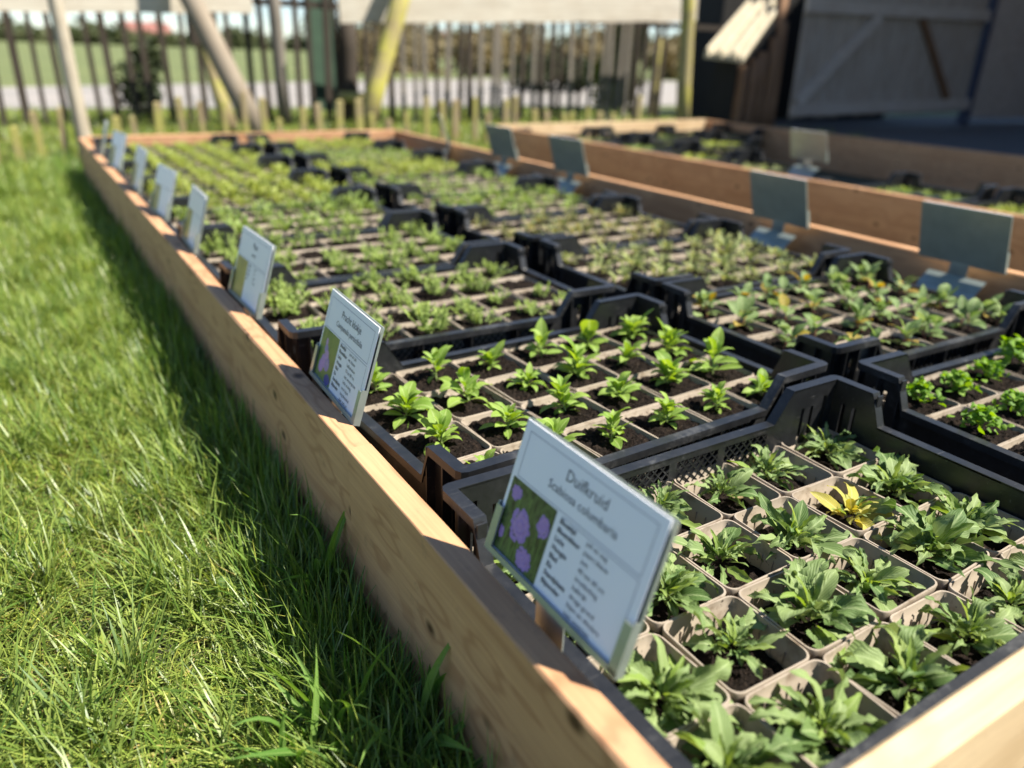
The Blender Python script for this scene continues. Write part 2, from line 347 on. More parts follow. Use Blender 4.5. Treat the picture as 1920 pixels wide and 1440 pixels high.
def corner_mesh(sx, sy, TAB=TAB):
    mb = MB(); k = INS
    P = [((HX-LX0), RIM), ((HX-LX1), TAB), (HX, TAB)]
    pa = []
    for x, z in P[:2]: pa.append(((x, HY, z), (x, HY-k, z)))
    pa.append(((HX, HY, TAB), (HX-k, HY-k, TAB)))
    pa.append(((HX, HY-LY1, TAB), (HX-k, HY-LY1, TAB)))
    pa.append(((HX, HY-LY0, RIM), (HX-k, HY-LY0, RIM)))
    # round the outer corner
    pa[2:3] = [((HX-.010, HY, TAB), (HX-k-.002, HY-k, TAB)), ((HX-.003, HY-.003, TAB), (HX-k, HY-k, TAB)), ((HX, HY-.010, TAB), (HX-k, HY-k-.002, TAB))]
    flange(mb, pa)
    t = .0026
    wall2d(mb, (HX-LX0, HY-k, 0), (1,0,0), (0,t and 1,0), t, [(0, RIM-.001), (LX0-LX1, TAB-.001), (LX0-k, TAB-.001)], 0,
           [(.050,.056,.125,TAB-.03), (.068,.074,.125,TAB-.03), (.092,.099,.120,TAB-.02)])
    wall2d(mb, (HX-k, HY-LY0, 0), (0,1,0), (1,0,0), t, [(0, RIM-.001), (LY0-LY1, TAB-.001), (LY0-k, TAB-.001)], 0, [(.034,.040,.120,TAB-.03), (.050,.056,.120,TAB-.03)])
    # stiffening ribs on the outside
    for x in (HX-.10, HX-.06, HX-.03): mb.box(x, x+.002, HY-k+t, HY-.001, .02, TAB-.003)
    for y in (HY-.075, HY-.04): mb.box(HX-k+t, HX-.001, y, y+.002, .02, TAB-.003)
    if sx < 0: mb.v = [(-x,y,z) for x,y,z in mb.v]
    if sy < 0: mb.v = [(x,-y,z) for x,y,z in mb.v]
    if sx*sy < 0: mb.f = [tuple(reversed(f)) for f in mb.f]
    me = mb.mesh('corner_tab'); me.materials.append(M['crate']); return me
def lattice(mb, s0, s1, z0, z1, y, step=.0125, w=.0022, th=.0022):
    h = z1-z0; s = s0-h
    while s < s1:
        for sg in (1, -1):
            a, b = (s, s+h) if sg > 0 else (s+h, s)
            lo, hi = max(s0, min(a, b)), min(s1, max(a, b))
            if hi - lo > .002:
                zt = lambda q: z0 + (q-a)/(b-a)*h
                mb.hexa([(lo,y,zt(lo)-w),(hi,y,zt(hi)-w),(hi,y+th,zt(hi)-w),(lo,y+th,zt(lo)-w),(lo,y,zt(lo)),(hi,y,zt(hi)),(hi,y+th,zt(hi)),(lo,y+th,zt(lo))])
        s += step
def long_mesh(style, sy):
    mb = MB(); a = HX-LX0; k = INS; t = .0026
    flange(mb, [((-a,HY,RIM), (-a,HY-k,RIM)), ((a,HY,RIM), (a,HY-k,RIM))])
    holes = []
    if style == 'lattice':
        gr = [(-a+.012, -a+.088), (-a+.100, -.006), (.006, a-.100), (a-.088, a-.012)]
        holes = [(s0+a, s1+a, .118, .163) for s0, s1 in gr]
        for s0, s1 in gr: lattice(mb, s0, s1, .118, .163, HY-k)
    else:
        n = 24
        for i in range(n):
            s = .010 + i*(2*a-.02)/n; holes.append((s, s+.0065, .128, .163))
    wall2d(mb, (-a, HY-k, 0), (1,0,0), (0,1,0), t, [(0, RIM-.001), (2*a, RIM-.001)], 0, holes)
    for x in (-.09, 0, .09): mb.box(x-.001, x+.001, HY-k+t, HY-.001, .01, RIM-.003)
    if sy < 0: mb.v = [(x,-y,z) for x,y,z in mb.v]; mb.f = [tuple(reversed(f)) for f in mb.f]
    me = mb.mesh('long_side_panel'); me.materials.append(M['crate']); return me
def short_mesh(sx):
    mb = MB(); a = HY-LY0; k = INS; t = .0026
    flange(mb, [((HX,a,RIM), (HX-k,a,RIM)), ((HX,-a,RIM), (HX-k,-a,RIM))])
    wall2d(mb, (HX-k, -a, 0), (0,1,0), (1,0,0), t, [(0, RIM-.001), (2*a, RIM-.001)], 0, [(.05,.058,.06,.13), (.095,.103,.06,.13), (.14,.148,.06,.13)])
    if sx < 0: mb.v = [(-x,y,z) for x,y,z in mb.v]; mb.f = [tuple(reversed(f)) for f in mb.f]
    me = mb.mesh('short_side_panel'); me.materials.append(M['crate']); return me
CORN = [corner_mesh(sx, sy) for sx in (1,-1) for sy in (1,-1)]
CORN_LOW = [corner_mesh(sx, sy, TAB if sy > 0 else RIM+.0004) for sx in (1,-1) for sy in (1,-1)]
LONGS = {st: [long_mesh(st, s) for s in (1,-1)] for st in ('lattice', 'slots')}
SHORTS = [short_mesh(s) for s in (1,-1)]
FLOOR = MB().box(-HX+INS, HX-INS, -HY+INS, HY-INS, 0, .004).mesh('floor_panel'); FLOOR.materials.append(M['crate'])
def crate(x, y, rz, style, label, z=.02, group='black nursery crates', low=False):
    c = empty('nursery_crate', (x, y, z), rz, label, 'crate', group)
    for me in (CORN_LOW if low else CORN): inst('corner_tab', me, c)
    for me in LONGS[style]: inst('long_side_panel', me, c)
    for me in SHORTS: inst('short_side_panel', me, c)
    inst('floor_panel', FLOOR, c)
    return c

# ---------------------------------------------------------------- pots and soil
def rsq(h, r, z, n=4):
    pts = []
    for cx, cy, a0 in ((h-r,h-r,0), (-h+r,h-r,90), (-h+r,-h+r,180), (h-r,-h+r,270)):
        for i in range(n+1):
            a = R_(a0+90*i/n); pts.append((cx+r*math.cos(a), cy+r*math.sin(a), z))
    return pts
def pot_mesh(h, depth):
    mb = MB()
    mb.loops([rsq(h*.78,.008,-depth), rsq(h*.955,.0095,-.012), rsq(h*.975,.0095,-.011), rsq(h,.0105,-.0008), rsq(h-.0004,.0105,0), rsq(h-.0019,.0095,0), rsq(h-.0022,.0095,-.0010),
              rsq(h-.0028,.0095,-.010), rsq(h-.0042,.009,-.0115), rsq(h-.0068,.0085,-.045), rsq(h*.76,.007,-depth+.002)], True, True)
    # moulded ribs and slits on the inside wall
    for q in range(4):
        c, s = math.cos(q*math.pi/2), math.sin(q*math.pi/2)
        for u in (-.022, -.008, .007, .021):
            n0 = len(mb.v); mb.box(h-.0058, h-.0044, u-.0004, u+.0004, -.040, -.0135)
            for i in range(n0, len(mb.v)):
                x, y, z = mb.v[i]; mb.v[i] = (x*c-y*s, x*s+y*c, z)
    me = mb.mesh('pot'); me.materials.append(M['pot']); me.shade_smooth(); 
    try: me.set_sharp_from_angle(angle=R_(45))
    except Exception: pass
    return me
POT = pot_mesh(.0468, .105)
def soil_mesh(h, seed, n=13, amp=.0022, crumbs=150):
    r = random.Random(seed); mb = MB(); g = n
    for j in range(g+1):
        for i in range(g+1):
            x = (2*i/g-1)*h; y = (2*j/g-1)*h
            k = max(abs(x), abs(y))/h
            mb.v.append((x, y, r.uniform(-amp, amp) + .003*math.sin(x*60+seed)*math.cos(y*55) - .002*k))
    for j in range(g):
        for i in range(g): mb.f.append((j*(g+1)+i, j*(g+1)+i+1, (j+1)*(g+1)+i+1, (j+1)*(g+1)+i))
    for _ in range(crumbs):
        x, y = r.uniform(-h*.93, h*.93), r.uniform(-h*.93, h*.93); s = r.uniform(.0007, .0024); q = [Vector((r.uniform(-1,1), r.uniform(-1,1), r.uniform(-.5,.9)))*s + Vector((x, y, .0015)) for _ in range(4)]
        n0 = len(mb.v); mb.v += [tuple(p) for p in q]; mb.f += [(n0,n0+1,n0+2), (n0,n0+3,n0+1), (n0+1,n0+3,n0+2), (n0+2,n0+3,n0)]
    me = mb.mesh('soil'); me.materials.append(M['soil']); return me
SOIL = [soil_mesh(.0395, s) for s in range(5)]
SOILHI = [soil_mesh(.0425, 20+s, 17, .0024, 210) for s in range(5)]

# ---------------------------------------------------------------- leaves
def leaf_mesh(name, L, W, wf, mat, arch=.5, fold=.25, wave=0.0, lobes=0, lobed=.3, nl=9, seed=0, twist=0.0):
    """leaf along +x from origin, wf(t)=half width 0..1; arch bends it downward, fold lifts the margins"""
    r = random.Random(seed); v = []; f = []; uv = []; x = z = 0.0; ds = L/nl; cols = (-1,-.5,0,.5,1)
    p1, p2 = r.uniform(0,6), r.uniform(0,6)
    for i in range(nl+1):
        t = i/nl; ang = arch*(.35 - 1.25*t*t)
        if i: x += ds*math.cos(ang); z += ds*math.sin(ang)
        w = W*.5*wf(t); ft = (t*lobes+p1) % 1.0; lob = 1 + (lobed*(.9-1.9*ft) if lobes and .15 < t < .96 else 0)
        for c in cols:
            ww = w*c*(lob if abs(c) == 1 else 1)
            zz = fold*abs(ww) + (wave*W*(math.sin(t*9+p1+c*1.5)+.6*math.sin(t*21+p2-c*2))*abs(c)*(1 if t > .15 else 0)) + twist*ww*t
            v.append((x - math.sin(ang)*zz*.5, ww, z + zz)); uv.append((.5+c*.5, t))
    k = len(cols)
    for i in range(nl):
        for c in range(k-1): f.append((i*k+c, (i+1)*k+c, (i+1)*k+c+1, i*k+c+1))
    me = bpy.data.meshes.new(name); me.from_pydata(v, [], f); ul = me.uv_layers.new(name='UVMap')
    idx = np.zeros(len(me.loops), dtype=np.int32); me.loops.foreach_get('vertex_index', idx)
    ul.data.foreach_set('uv', np.array(uv, dtype=np.float32)[idx].ravel())
    me.materials.append(mat); me.shade_smooth(); return me
def w_spat(t):   # narrow stalk then rounded blade
    return (.16 + .02*t) if t < .25 else max(.0, math.sin(math.pi*min(1, ((t-.25)/.75*.86+.14)))**.75) * (1 if t < 1 else .0) + (.03 if t > .99 else 0)
def w_lance(t):
    return .14 if t < .12 else max(.02, math.sin(math.pi*min(1, (t*.93+.05)))**.9*(1.0-.18*t))
def w_ovate(t):
    return .10 if t < .22 else max(.02, math.sin(math.pi*(.12+.88*((t-.22)/.78)**.8))**.8)
LM_SC = leafmat('scabious_leaf', (.070,.135,.032), (.230,.300,.115), (.32,.40,.19), .22)
LM_SCY = leafmat('yellowed_leaf', (.50,.42,.09), (.34,.36,.09), (.55,.50,.20), .32)
LM_CA = leafmat('campanula_leaf', (.170,.290,.045), (.290,.410,.080), (.40,.50,.18), .38, rough=.5)
LM_MA = leafmat('mauve_stem_leaf', (.120,.200,.060), (.230,.310,.120), (.32,.38,.18), .32)
LM_MAY = leafmat('turning_leaf', (.38,.30,.05), (.33,.22,.05), (.45,.36,.12), .35)
LM_WEED = leafmat('weed_leaf', (.07,.14,.03), (.13,.22,.06), (.22,.30,.12), .35)
LM_DRY = leafmat('withered_leaf', (.30,.22,.12), (.36,.27,.15), (.40,.30,.18), .2)
M['stem'] = plain('green_stem', (.20,.27,.09), (.24,.28,.11), 60, .5)
M['redstem'] = plain('red_stem', (.20,.06,.045), (.24,.10,.06), 60, .5)
SC = [leaf_mesh('leaf', 1, wd, w_lance, LM_SC, a, .36, wv, lb, ld, 15, s, tw) for s, (wd, a, wv, lb, ld, tw) in enumerate([(.22,.8,.14,3,.30,.3), (.26,1.2,.20,5,.50,.5), (.24,.6,.16,4,.60,-.5), (.28,1.5,.22,4,.45,.7), (.25,1.0,.20,6,.50,-.7), (.20,.4,.12,3,.35,.3), (.30,1.3,.24,5,.40,-.3), (.21,.9,.18,5,.65,.2)])]
LM_SC2 = leafmat('scabious_young_leaf', (.20,.30,.06), (.28,.36,.10), (.36,.44,.18), .36)
SCN = [leaf_mesh('leaf', 1, .22, w_lance, LM_SC2, a, .4, .10, 3, .3, 11, 200+s, tw) for s, (a, tw) in enumerate([(.5,.2), (.9,-.4), (.3,.4)])]
SCO = [leaf_mesh('leaf', 1, .40, w_spat, LM_SC, a, .22, wv, 0, 0, 10, 30+s, tw) for s, (a, wv, tw) in enumerate([(.8,.05,.1), (1.2,.07,-.2), (.5,.04,.2)])]
SCY = [leaf_mesh('leaf', 1, .34, w_lance, LM_SCY, a, .25, .06, 0, 0, 10, 40+s) for s, a in enumerate((.5,.9,1.1))]
CA = [leaf_mesh('leaf', 1, wd, w_spat, LM_CA, a, .25, wv, 0, 0, 10, 50+s, tw) for s, (a, wd, wv, tw) in enumerate([(.5,.36,.02,0), (.9,.40,.03,.15), (1.2,.44,.03,-.2), (.25,.34,.02,.1), (.7,.48,.04,-.1)])]
MA = [leaf_mesh('leaf', 1, wd, w_ovate, LM_MA, a, .2, .03, 0, 0, 8, 60+s) for s, (a, wd) in enumerate([(.5,.50), (.9,.56), (.25,.44)])]
MAY = [leaf_mesh('leaf', 1, wd, w_ovate, LM_MAY, a, .2, .03, 0, 0, 8, 70+s) for s, (a, wd) in enumerate([(.5,.48), (.8,.40)])]
WEED = [leaf_mesh('leaf', 1, .62, w_spat, LM_WEED, a, .15, .05, 5, .22, 14, 80+s) for s, a in enumerate((.6,.9,.4))]
DRY = [leaf_mesh('withered_leaf', 1, .5, w_ovate, LM_DRY, 1.0, .4, .12, 0, 0, 8, 90)]

def add_leaf(parent, me, base, az, el, L, roll=0.0, name='leaf'):
    o = inst(name, me, parent, base, (0,0,0), L)
    o.rotation_euler = (Matrix.Rotation(az, 3, 'Z') @ Matrix.Rotation(-el, 3, 'Y') @ Matrix.Rotation(roll, 3, 'X')).to_euler()
    return o
def stem_mesh(h, rad, mat):
    mb = MB(); mb.tube([(0,0,-.004), (0,0,h*.5), (0,0,h)], [rad, rad*.8, rad*.5], 5); me = mb.mesh('stem'); me.materials.append(mat); return me
STEM_CA = stem_mesh(.03, .0016, M['stem']); STEM_RED = stem_mesh(.024, .0014, M['redstem'])

def pot_unit(name, loc, rz, label, group, soil_z, soils, r):
    p = empty(name, loc, rz, label, 'potted plant', group); p.rotation_euler = (r.uniform(-.02,.02), r.uniform(-.02,.02), rz)
    inst('pot', POT, p, (0,0,0), (0,0,r.choice((0,1,2,3))*math.pi/2))
    inst('soil', r.choice(soils), p, (0,0,soil_z), (0,0,r.choice((0,1,2,3))*math.pi/2))
    return p
def plant_scabious(p, r, sz, big=1.0, yellow=False):
    ox, oy = r.uniform(-.012,.012), r.uniform(-.012,.012)
    a0 = r.uniform(0, 6.28); n = r.randint(34, 50)
    for i in range(n):
        t = i/(n-1); az = a0 + i*2.4 + r.uniform(-.35,.35); el = R_(14 + 46*t**1.8 + r.uniform(-20,20)); L = (.054 - .024*t)*r.uniform(.45,1.3)*big
        me = r.choice(SCY) if yellow and r.random() < .72 else (r.choice(SCO) if r.random() < .13 else (r.choice(SCN) if r.random() < .12+.5*t*t else r.choice(SC)))
        add_leaf(p, me, (ox+.010*(1-t)*math.cos(az), oy+.010*(1-t)*math.sin(az), sz+.012+.008*t), az, el, L, r.uniform(-.9,.9))
    if r.random() < .25:
        add_leaf(p, DRY[0], (.012, -.01, sz+.004), r.uniform(0,6.28), .1, .03, 0, 'withered_leaf')
def plant_campanula(p, r, sz):
    a0 = r.uniform(0, 6.28); n = r.randint(13, 24); hh = r.uniform(.010, .030); sc_ = r.uniform(.66,1.1); lx, ly = r.uniform(-.25,.25), r.uniform(-.25,.25)
    st = inst('stem', STEM_CA, p, (0,0,sz), (ly,lx,0), (1,1,hh/.03))
    for i in range(n):
        t = i/(n-1); az = a0 + i*2.4 + r.uniform(-.3,.3); el = R_(2 + 62*t**1.3 + r.uniform(-14,16)); L = (.040 - .012*abs(t-.35))*r.uniform(.65,1.25)*sc_
        if r.random() < .08: L *= 1.5; el = R_(r.uniform(45,65))
        z = sz + hh*t
        add_leaf(p, r.choice(CA), (lx*hh*t, -ly*hh*t, z), az, el, L, r.uniform(-.35,.35))
def plant_mauve(p, r, sz):
    for s in range(r.randint(2, 3)):
        bx, by = r.uniform(-.016,.016), r.uniform(-.016,.016); lx, ly = r.uniform(-.35,.35), r.uniform(-.35,.35)
        inst('stem', STEM_RED, p, (bx,by,sz), (ly,lx,0)); n = r.randint(4, 6); a0 = r.uniform(0,6.28)
        for i in range(n):
            t = i/(n-1); az = a0 + i*2.1 + r.uniform(-.3,.3)
            add_leaf(p, r.choice(MAY) if r.random() < .12 else r.choice(MA), (bx+lx*.024*t, by-ly*.024*t, sz+.004+.020*t), az, R_(8+45*t+r.uniform(-10,10)), r.uniform(.028,.042), r.uniform(-.4,.4))

# merged small-leaved foliage (each leaflet real geometry)
def foliage_mesh(name, mat, r, n, spread, height, size, style):
    V = []; F = []; A = []
    def leaflet(p, d, L, w, up, var):
        d = d.normalized(); s = d.cross(up); s = s.normalized() if s.length > 1e-4 else Vector((1,0,0)); nrm = s.cross(d)
        k = len(V)
        for t, ww, dz in ((0,.12,0), (.45,1,.10), (.8,.7,.06), (1,.05,-.12)):
            c = p + d*L*t + nrm*L*dz
            V.append(tuple(c - s*w*.5*ww)); V.append(tuple(c + s*w*.5*ww)); A.extend((var, var))
        for i in range(3): F.append((k+2*i, k+2*i+1, k+2*i+3, k+2*i+2))
    up = Vector((0,0,1))
    if style == 'feather':
        for s in range(n):
            az = r.uniform(0, 6.28); el = r.uniform(.5, 1.45); L = height*r.uniform(.6, 1.1); b = Vector((r.uniform(-1,1), r.uniform(-1,1), 0))*spread*.35
            d = Vector((math.cos(az)*math.cos(el), math.sin(az)*math.cos(el), math.sin(el)))
            for q in range(7):
                t = (q+1)/7; c = b + d*L*t; var = min(1, max(0, .25+.6*t+r.uniform(-.25,.25)))
                for sg in (-1, 1, 0):
                    e = d*.5 + Vector((-math.sin(az), math.cos(az), r.uniform(-.1,.4)))*sg + Vector((r.uniform(-.3,.3),)*3)
                    leaflet(c, e, size*r.uniform(.7,1.2)*(1.15-.5*abs(t-.5)), size*.42, up, var)
    elif style == 'curly':
        for s in range(n):
            az = r.uniform(0, 6.28); ph = r.uniform(.1, 1.5); rad = spread*r.uniform(.25, 1.15)
            c = Vector((math.cos(az)*math.cos(ph)*rad, math.sin(az)*math.cos(ph)*rad, .004 + math.sin(ph)*height*r.uniform(.6,1)))
            d = Vector((r.uniform(-1,1), r.uniform(-1,1), r.uniform(-.3,.9)))
            leaflet(c, d, size*r.uniform(.7,1.3), size*r.uniform(.6,1.0), Vector((r.uniform(-1,1), r.uniform(-1,1), 1.0)), r.random())
        for s in range(8):
            az = r.uniform(0,6.28); leaflet(Vector((0,0,0)), Vector((math.cos(az)*.6, math.sin(az)*.6, 1)), height, .0022, Vector((1,0,.2)), .6)
    else:  # rounded small leaves on short stems
        for s in range(n):
            az = r.uniform(0, 6.28); el = r.uniform(.15, 1.3); rr = spread*r.random()**.6
            c = Vector((math.cos(az)*rr*.5, math.sin(az)*rr*.5, .003 + height*r.random()*(.5+.5*math.sin(el))))
            leaflet(c, Vector((math.cos(az)*math.cos(el), math.sin(az)*math.cos(el), math.sin(el)*.9)), size*r.uniform(.7,1.3), size*r.uniform(.38,.55), up, r.random())
    me = bpy.data.meshes.new(name); me.from_pydata(V, [], F); at = me.attributes.new('var', 'FLOAT', 'POINT'); at.data.foreach_set('value', np.array(A, dtype=np.float32))
    me.materials.append(mat); return me
FM_FE = leafmat('feathery_leaf', (.150,.230,.060), (.320,.400,.120), trans=.34, attr=True)
FM_PA = leafmat('curly_leaf', (.100,.220,.025), (.230,.370,.055), trans=.38, attr=True, rough=.6, gloss=.25)
FM_YG = leafmat('yellowgreen_leaf', (.220,.280,.060), (.380,.420,.120), trans=.34, attr=True)
FM_OL = leafmat('olive_leaf', (.160,.210,.080), (.340,.350,.140), trans=.32, attr=True)
FM_RU = leafmat('russet_leaf', (.150,.190,.070), (.360,.320,.140), trans=.32, attr=True)
rf = random.Random(11)
FOL = {
 'feather': [foliage_mesh('foliage', FM_FE, rf, rf.randint(11,17), .055, .040, .0088, 'feather') for _ in range(6)],
 'mound': [foliage_mesh('foliage', FM_YG, rf, rf.randint(90,120), .062, .032, .0145, 'round') for _ in range(6)],
 'curly': [foliage_mesh('foliage', FM_PA, rf, rf.randint(70,120), .034, .030, .0135, 'curly') for _ in range(5)],
 'olive': [foliage_mesh('foliage', FM_OL, rf, rf.randint(34,48), .056, .024, .018, 'round') for _ in range(6)],
 'russet': [foliage_mesh('foliage', FM_RU, rf, rf.randint(40,56), .056, .024, .016, 'round') for _ in range(6)],
 'sprig': [foliage_mesh('foliage', FM_FE, rf, rf.randint(60,85), .060, .030, .013, 'round') for _ in range(6)],
}
# crate layout: (x, y, rot deg, species, pot rim z, soil drop)
KINDS = {
 'scabious': ('potted_scabious', 'grey-green lobed scabious in taupe pot', 'scabious pots'),
 'campanula': ('potted_bellflower', 'bright green bellflower seedling in taupe pot', 'bellflower pots'),
 'feather': ('potted_yarrow', 'feathery pale green seedling in taupe pot', 'feathery seedling pots'),
 'mound': ('potted_seedling', 'yellow-green mounded seedling in taupe pot', 'mounded seedling pots'),
 'curly': ('potted_parsley', 'curly bright green tuft in taupe pot', 'curly tuft pots'),
 'mauve': ('potted_mallow', 'oval-leaved red-stemmed seedling in taupe pot', 'red-stemmed seedling pots'),
 'olive': ('potted_seedling', 'olive green small-leaved seedling in taupe pot', 'olive seedling pots'),
 'russet': ('potted_seedling', 'russet-tinged seedling in taupe pot', 'russet seedling pots'),
 'sprig': ('potted_seedling', 'fresh green sprig in taupe pot', 'green sprig pots'),
}
LEFT = [(.594,.386,.6,'scabious'), (.612,.802,2.4,'campanula'), (.600,1.268,-.8,'feather'), (.598,1.676,.6,'feather'), (.596,2.086,-.5,'sprig'), (.596,2.496,.8,'mound'), (.594,2.906,-.6,'mound'), (.592,3.316,.4,'mound'), (.592,3.74,0,'mound')]
RIGHT = [(1.262,.400,-1.2,'curly'), (1.290,.846,-.8,'mauve'), (1.288,1.262,.9,'olive'), (1.280,1.674,-.6,'russet'), (1.270,2.085,.7,'sprig'), (1.262,2.495,-.5,'sprig'), (1.256,2.91,.6,'mound'), (1.250,3.32,-.3,'sprig'), (1.246,3.74,.4,'mound')]
PITCH = .0955
far_list = []
for side, rows in (('left', LEFT), ('right', RIGHT)):
    for k, (cx, cy, rd, sp) in enumerate(rows):
        nm = 'nearest' if k == 0 else ORD[k]
        st = 'lattice' if side == 'left' else 'slots'
        lab = f'black plastic crate nearest the camera in the {side} column of the front bed' if k == 0 else f'black plastic crate, {ORD[k]} from the front in {side} column of front bed'
        crate(cx, cy, R_(rd), st, lab, low=(k == 0 and side == 'left'))
        potz, drop = {'scabious': (.160,-.028), 'campanula': (.184,-.0045), 'curly': (.186,-.004)}.get(sp, (.184,-.005))
        r = random.Random(1000*(side == 'right') + k)
        ca, sa = math.cos(R_(rd)), math.sin(R_(rd))
        name, desc, grp = KINDS[sp]
        for j in range(4):
            for i in range(6):
                lx, ly = (i-2.5)*PITCH, (j-1.5)*(PITCH-.002 if sp != 'scabious' else .0945)
                loc = (cx + lx*ca - ly*sa, cy + lx*sa + ly*ca, potz + r.uniform(-.0015,.0015)); rz = R_(rd + r.uniform(-1.5,1.5))
                if k >= 6: far_list.append((loc, sp, drop, r.uniform(0,6.28))); continue
                lab = f'{desc}, {ORD[i]} from left, {ORD[j]} row, {nm} {side} crate'
                yl = sp == 'scabious' and (i, j) == (4, 2)
                if yl: lab = 'yellowed scabious among green ones in the nearest left crate'
                p = pot_unit(name, loc, rz, lab, grp, drop, SOIL if sp == 'scabious' else SOILHI, r)
                if sp == 'scabious':
                    plant_scabious(p, r, drop, r.choice((.72,.9,1.0,1.08,1.15,1.25)) if not yl else .82, yl)
                elif sp == 'campanula': plant_campanula(p, r, drop)
                elif sp == 'mauve': plant_mauve(p, r, drop)
                else:
                    if r.random() < .06 and sp != 'mound': continue
                    inst('foliage', r.choice(FOL[sp]), p, (r.uniform(-.01,.01), r.uniform(-.01,.01), drop+.001), (0,0,r.uniform(0,6.28)), r.uniform(.7,1.2)*(1.0 if sp == 'curly' else ((0,0,1.0,1.15,1.2,1.2)[k] if side == 'left' else 1.0)), 'stuff')
# second bed: crates, and the far pots as one mass
B2 = [(2.94,1.35), (2.94,1.80), (2.93,2.66), (2.92,3.08), (2.92,3.50), (2.90,3.95), (3.56,3.54), (3.56,3.98), (4.09,3.98)]
ids = {}
for q, (cx, cy) in enumerate(B2):
    c_ = 'left' if cx < 3.2 else ('right' if cx < 3.9 else 'corner'); ids[c_] = ids.get(c_, -1) + 1
    lab = f'black crate in the second bed, {ORD[ids[c_]]} from front of its {c_} column' if c_ != 'corner' else 'black crate in the far right corner of the second bed'
    crate(cx, cy, R_(random.uniform(-2,2)), 'slots', lab, -.002, 'crates in the second bed')
    for j in range(4):
        for i in range(6): far_list.append(((cx+(i-2.5)*PITCH, cy+(j-1.5)*(PITCH-.002), .135), ('mound','sprig','olive')[q % 3], -.009, random.uniform(0,6.28)))
def mesh_arrays(me):
    v = np.zeros(len(me.vertices)*3, dtype=np.float32); me.vertices.foreach_get('co', v)
    return v.reshape(-1,3), [tuple(p.vertices) for p in me.polygons]
VV = []; FF = []; MI = []; AV = []; mats = [M['pot'], M['soil'], FM_YG, FM_FE, FM_OL]; nv = 0
PV, PF = mesh_arrays(MB().loops([rsq(.036,.010,-.105,1), rsq(.0468,.0135,0,1), rsq(.0436,.0125,0,1), rsq(.0395,.0115,-.03,1)], True, False).mesh('tmp_pot'))
SV, SF = mesh_arrays(MB().quad(*rsq(.0435,.012,0,1)).mesh('tmp_soil'))
ARR = {k: [(mesh_arrays(me), np.array([d.value for d in me.attributes['var'].data], dtype=np.float32)) for me in FOL[k]] for k in ('mound','sprig','olive')}
rr_ = random.Random(5)
for loc, sp, drop, az in far_list:
    sp = sp if sp in ARR else 'mound'; (lv, lf), la = rr_.choice(ARR[sp]); c, s = math.cos(az), math.sin(az)
    lv = lv*rr_.uniform(.9,1.25)*np.array([1,1,.8], dtype=np.float32); lv2 = np.stack([lv[:,0]*c-lv[:,1]*s, lv[:,0]*s+lv[:,1]*c, lv[:,2]+drop], 1)
    for v, f, mi, av in ((PV, PF, 0, None), (SV + np.array([0,0,drop], dtype=np.float32), SF, 1, None), (lv2, lf, {'mound':2,'sprig':3,'olive':4}[sp], la)):
        VV.append(v + np.array(loc, dtype=np.float32)); FF += [tuple(a+nv for a in q) for q in f]; MI += [mi]*len(f); AV.append(np.zeros(len(v), dtype=np.float32) if av is None else av); nv += len(v)
me = bpy.data.meshes.new('far_seedling_pots'); me.from_pydata(np.concatenate(VV).tolist(), [], FF)
for x in mats: me.materials.append(x)
me.polygons.foreach_set('material_index', np.array(MI, dtype=np.int32)); at = me.attributes.new('var','FLOAT','POINT'); at.data.foreach_set('value', np.concatenate(AV))
o = obj('far_seedling_pots', me); o['kind'] = 'stuff'; tag(o, 'mass of small potted seedlings in the far crates', 'potted plants')

# ---------------------------------------------------------------- plant signs
CW, CH = .172, .119
def text_verts(s, size, x, z, align='LEFT', bold=False):
    cu = bpy.data.curves.new('t', 'FONT'); cu.body = s; cu.size = size; cu.align_x = align; cu.resolution_u = 2
    if bold: cu.offset = size*.022
    t = bpy.data.objects.new('t', cu); COL.objects.link(t); dg = bpy.context.evaluated_depsgraph_get(); dg.update()
    me = bpy.data.meshes.new_from_object(t.evaluated_get(dg)); v, f = mesh_arrays(me)
    bpy.data.objects.remove(t); bpy.data.curves.remove(cu); bpy.data.meshes.remove(me)
    return [(x+a, -.0009, z+b) for a, b, _ in v.tolist()], f
def pic_mat(name, cols, sc):
    mt, nd, ln, bs = newmat(name); tc = nd.new('ShaderNodeTexCoord'); n = noise(nd, ln, mapping(nd, ln, tc.outputs['Object'], (sc,1,sc*.5)), 1.0, 3, .6, .8)
    r = ramp(nd, [(.3+.4*i/(len(cols)-1), c) for i, c in enumerate(cols)]); ln.new(n.outputs[0], r.inputs[0]); ln.new(r.outputs[0], bs.inputs['Base Color']); bs.inputs['Roughness'].default_value = .35
    return mt
M['pic_dark'] = pic_mat('photo_print_scabious', [(.02,.02,.012), (.035,.06,.015), (.09,.14,.04), (.025,.025,.016)], 110)
M['pic_green'] = pic_mat('photo_print_bellflower', [(.05,.11,.02), (.12,.20,.04), (.20,.25,.05)], 50)
M['pic_yellow'] = pic_mat('photo_print_yellow', [(.16,.15,.03), (.38,.30,.05), (.45,.37,.10)], 60)
M['purple'] = plain('print_purple', (.28,.15,.48), (.36,.23,.58), 300, .35)
M['violet'] = plain('print_violet', (.16,.12,.42), (.30,.24,.50), 250, .35)
M['printgreen'] = plain('print_green', (.16,.26,.06), (.10,.18,.04), 200, .35)
M['pink'] = plain('print_lilac', (.44,.28,.56), (.34,.18,.48), 400, .35)
M['deepblue'] = plain('print_blue', (.03,.04,.25), (.05,.05,.30), 200, .35)
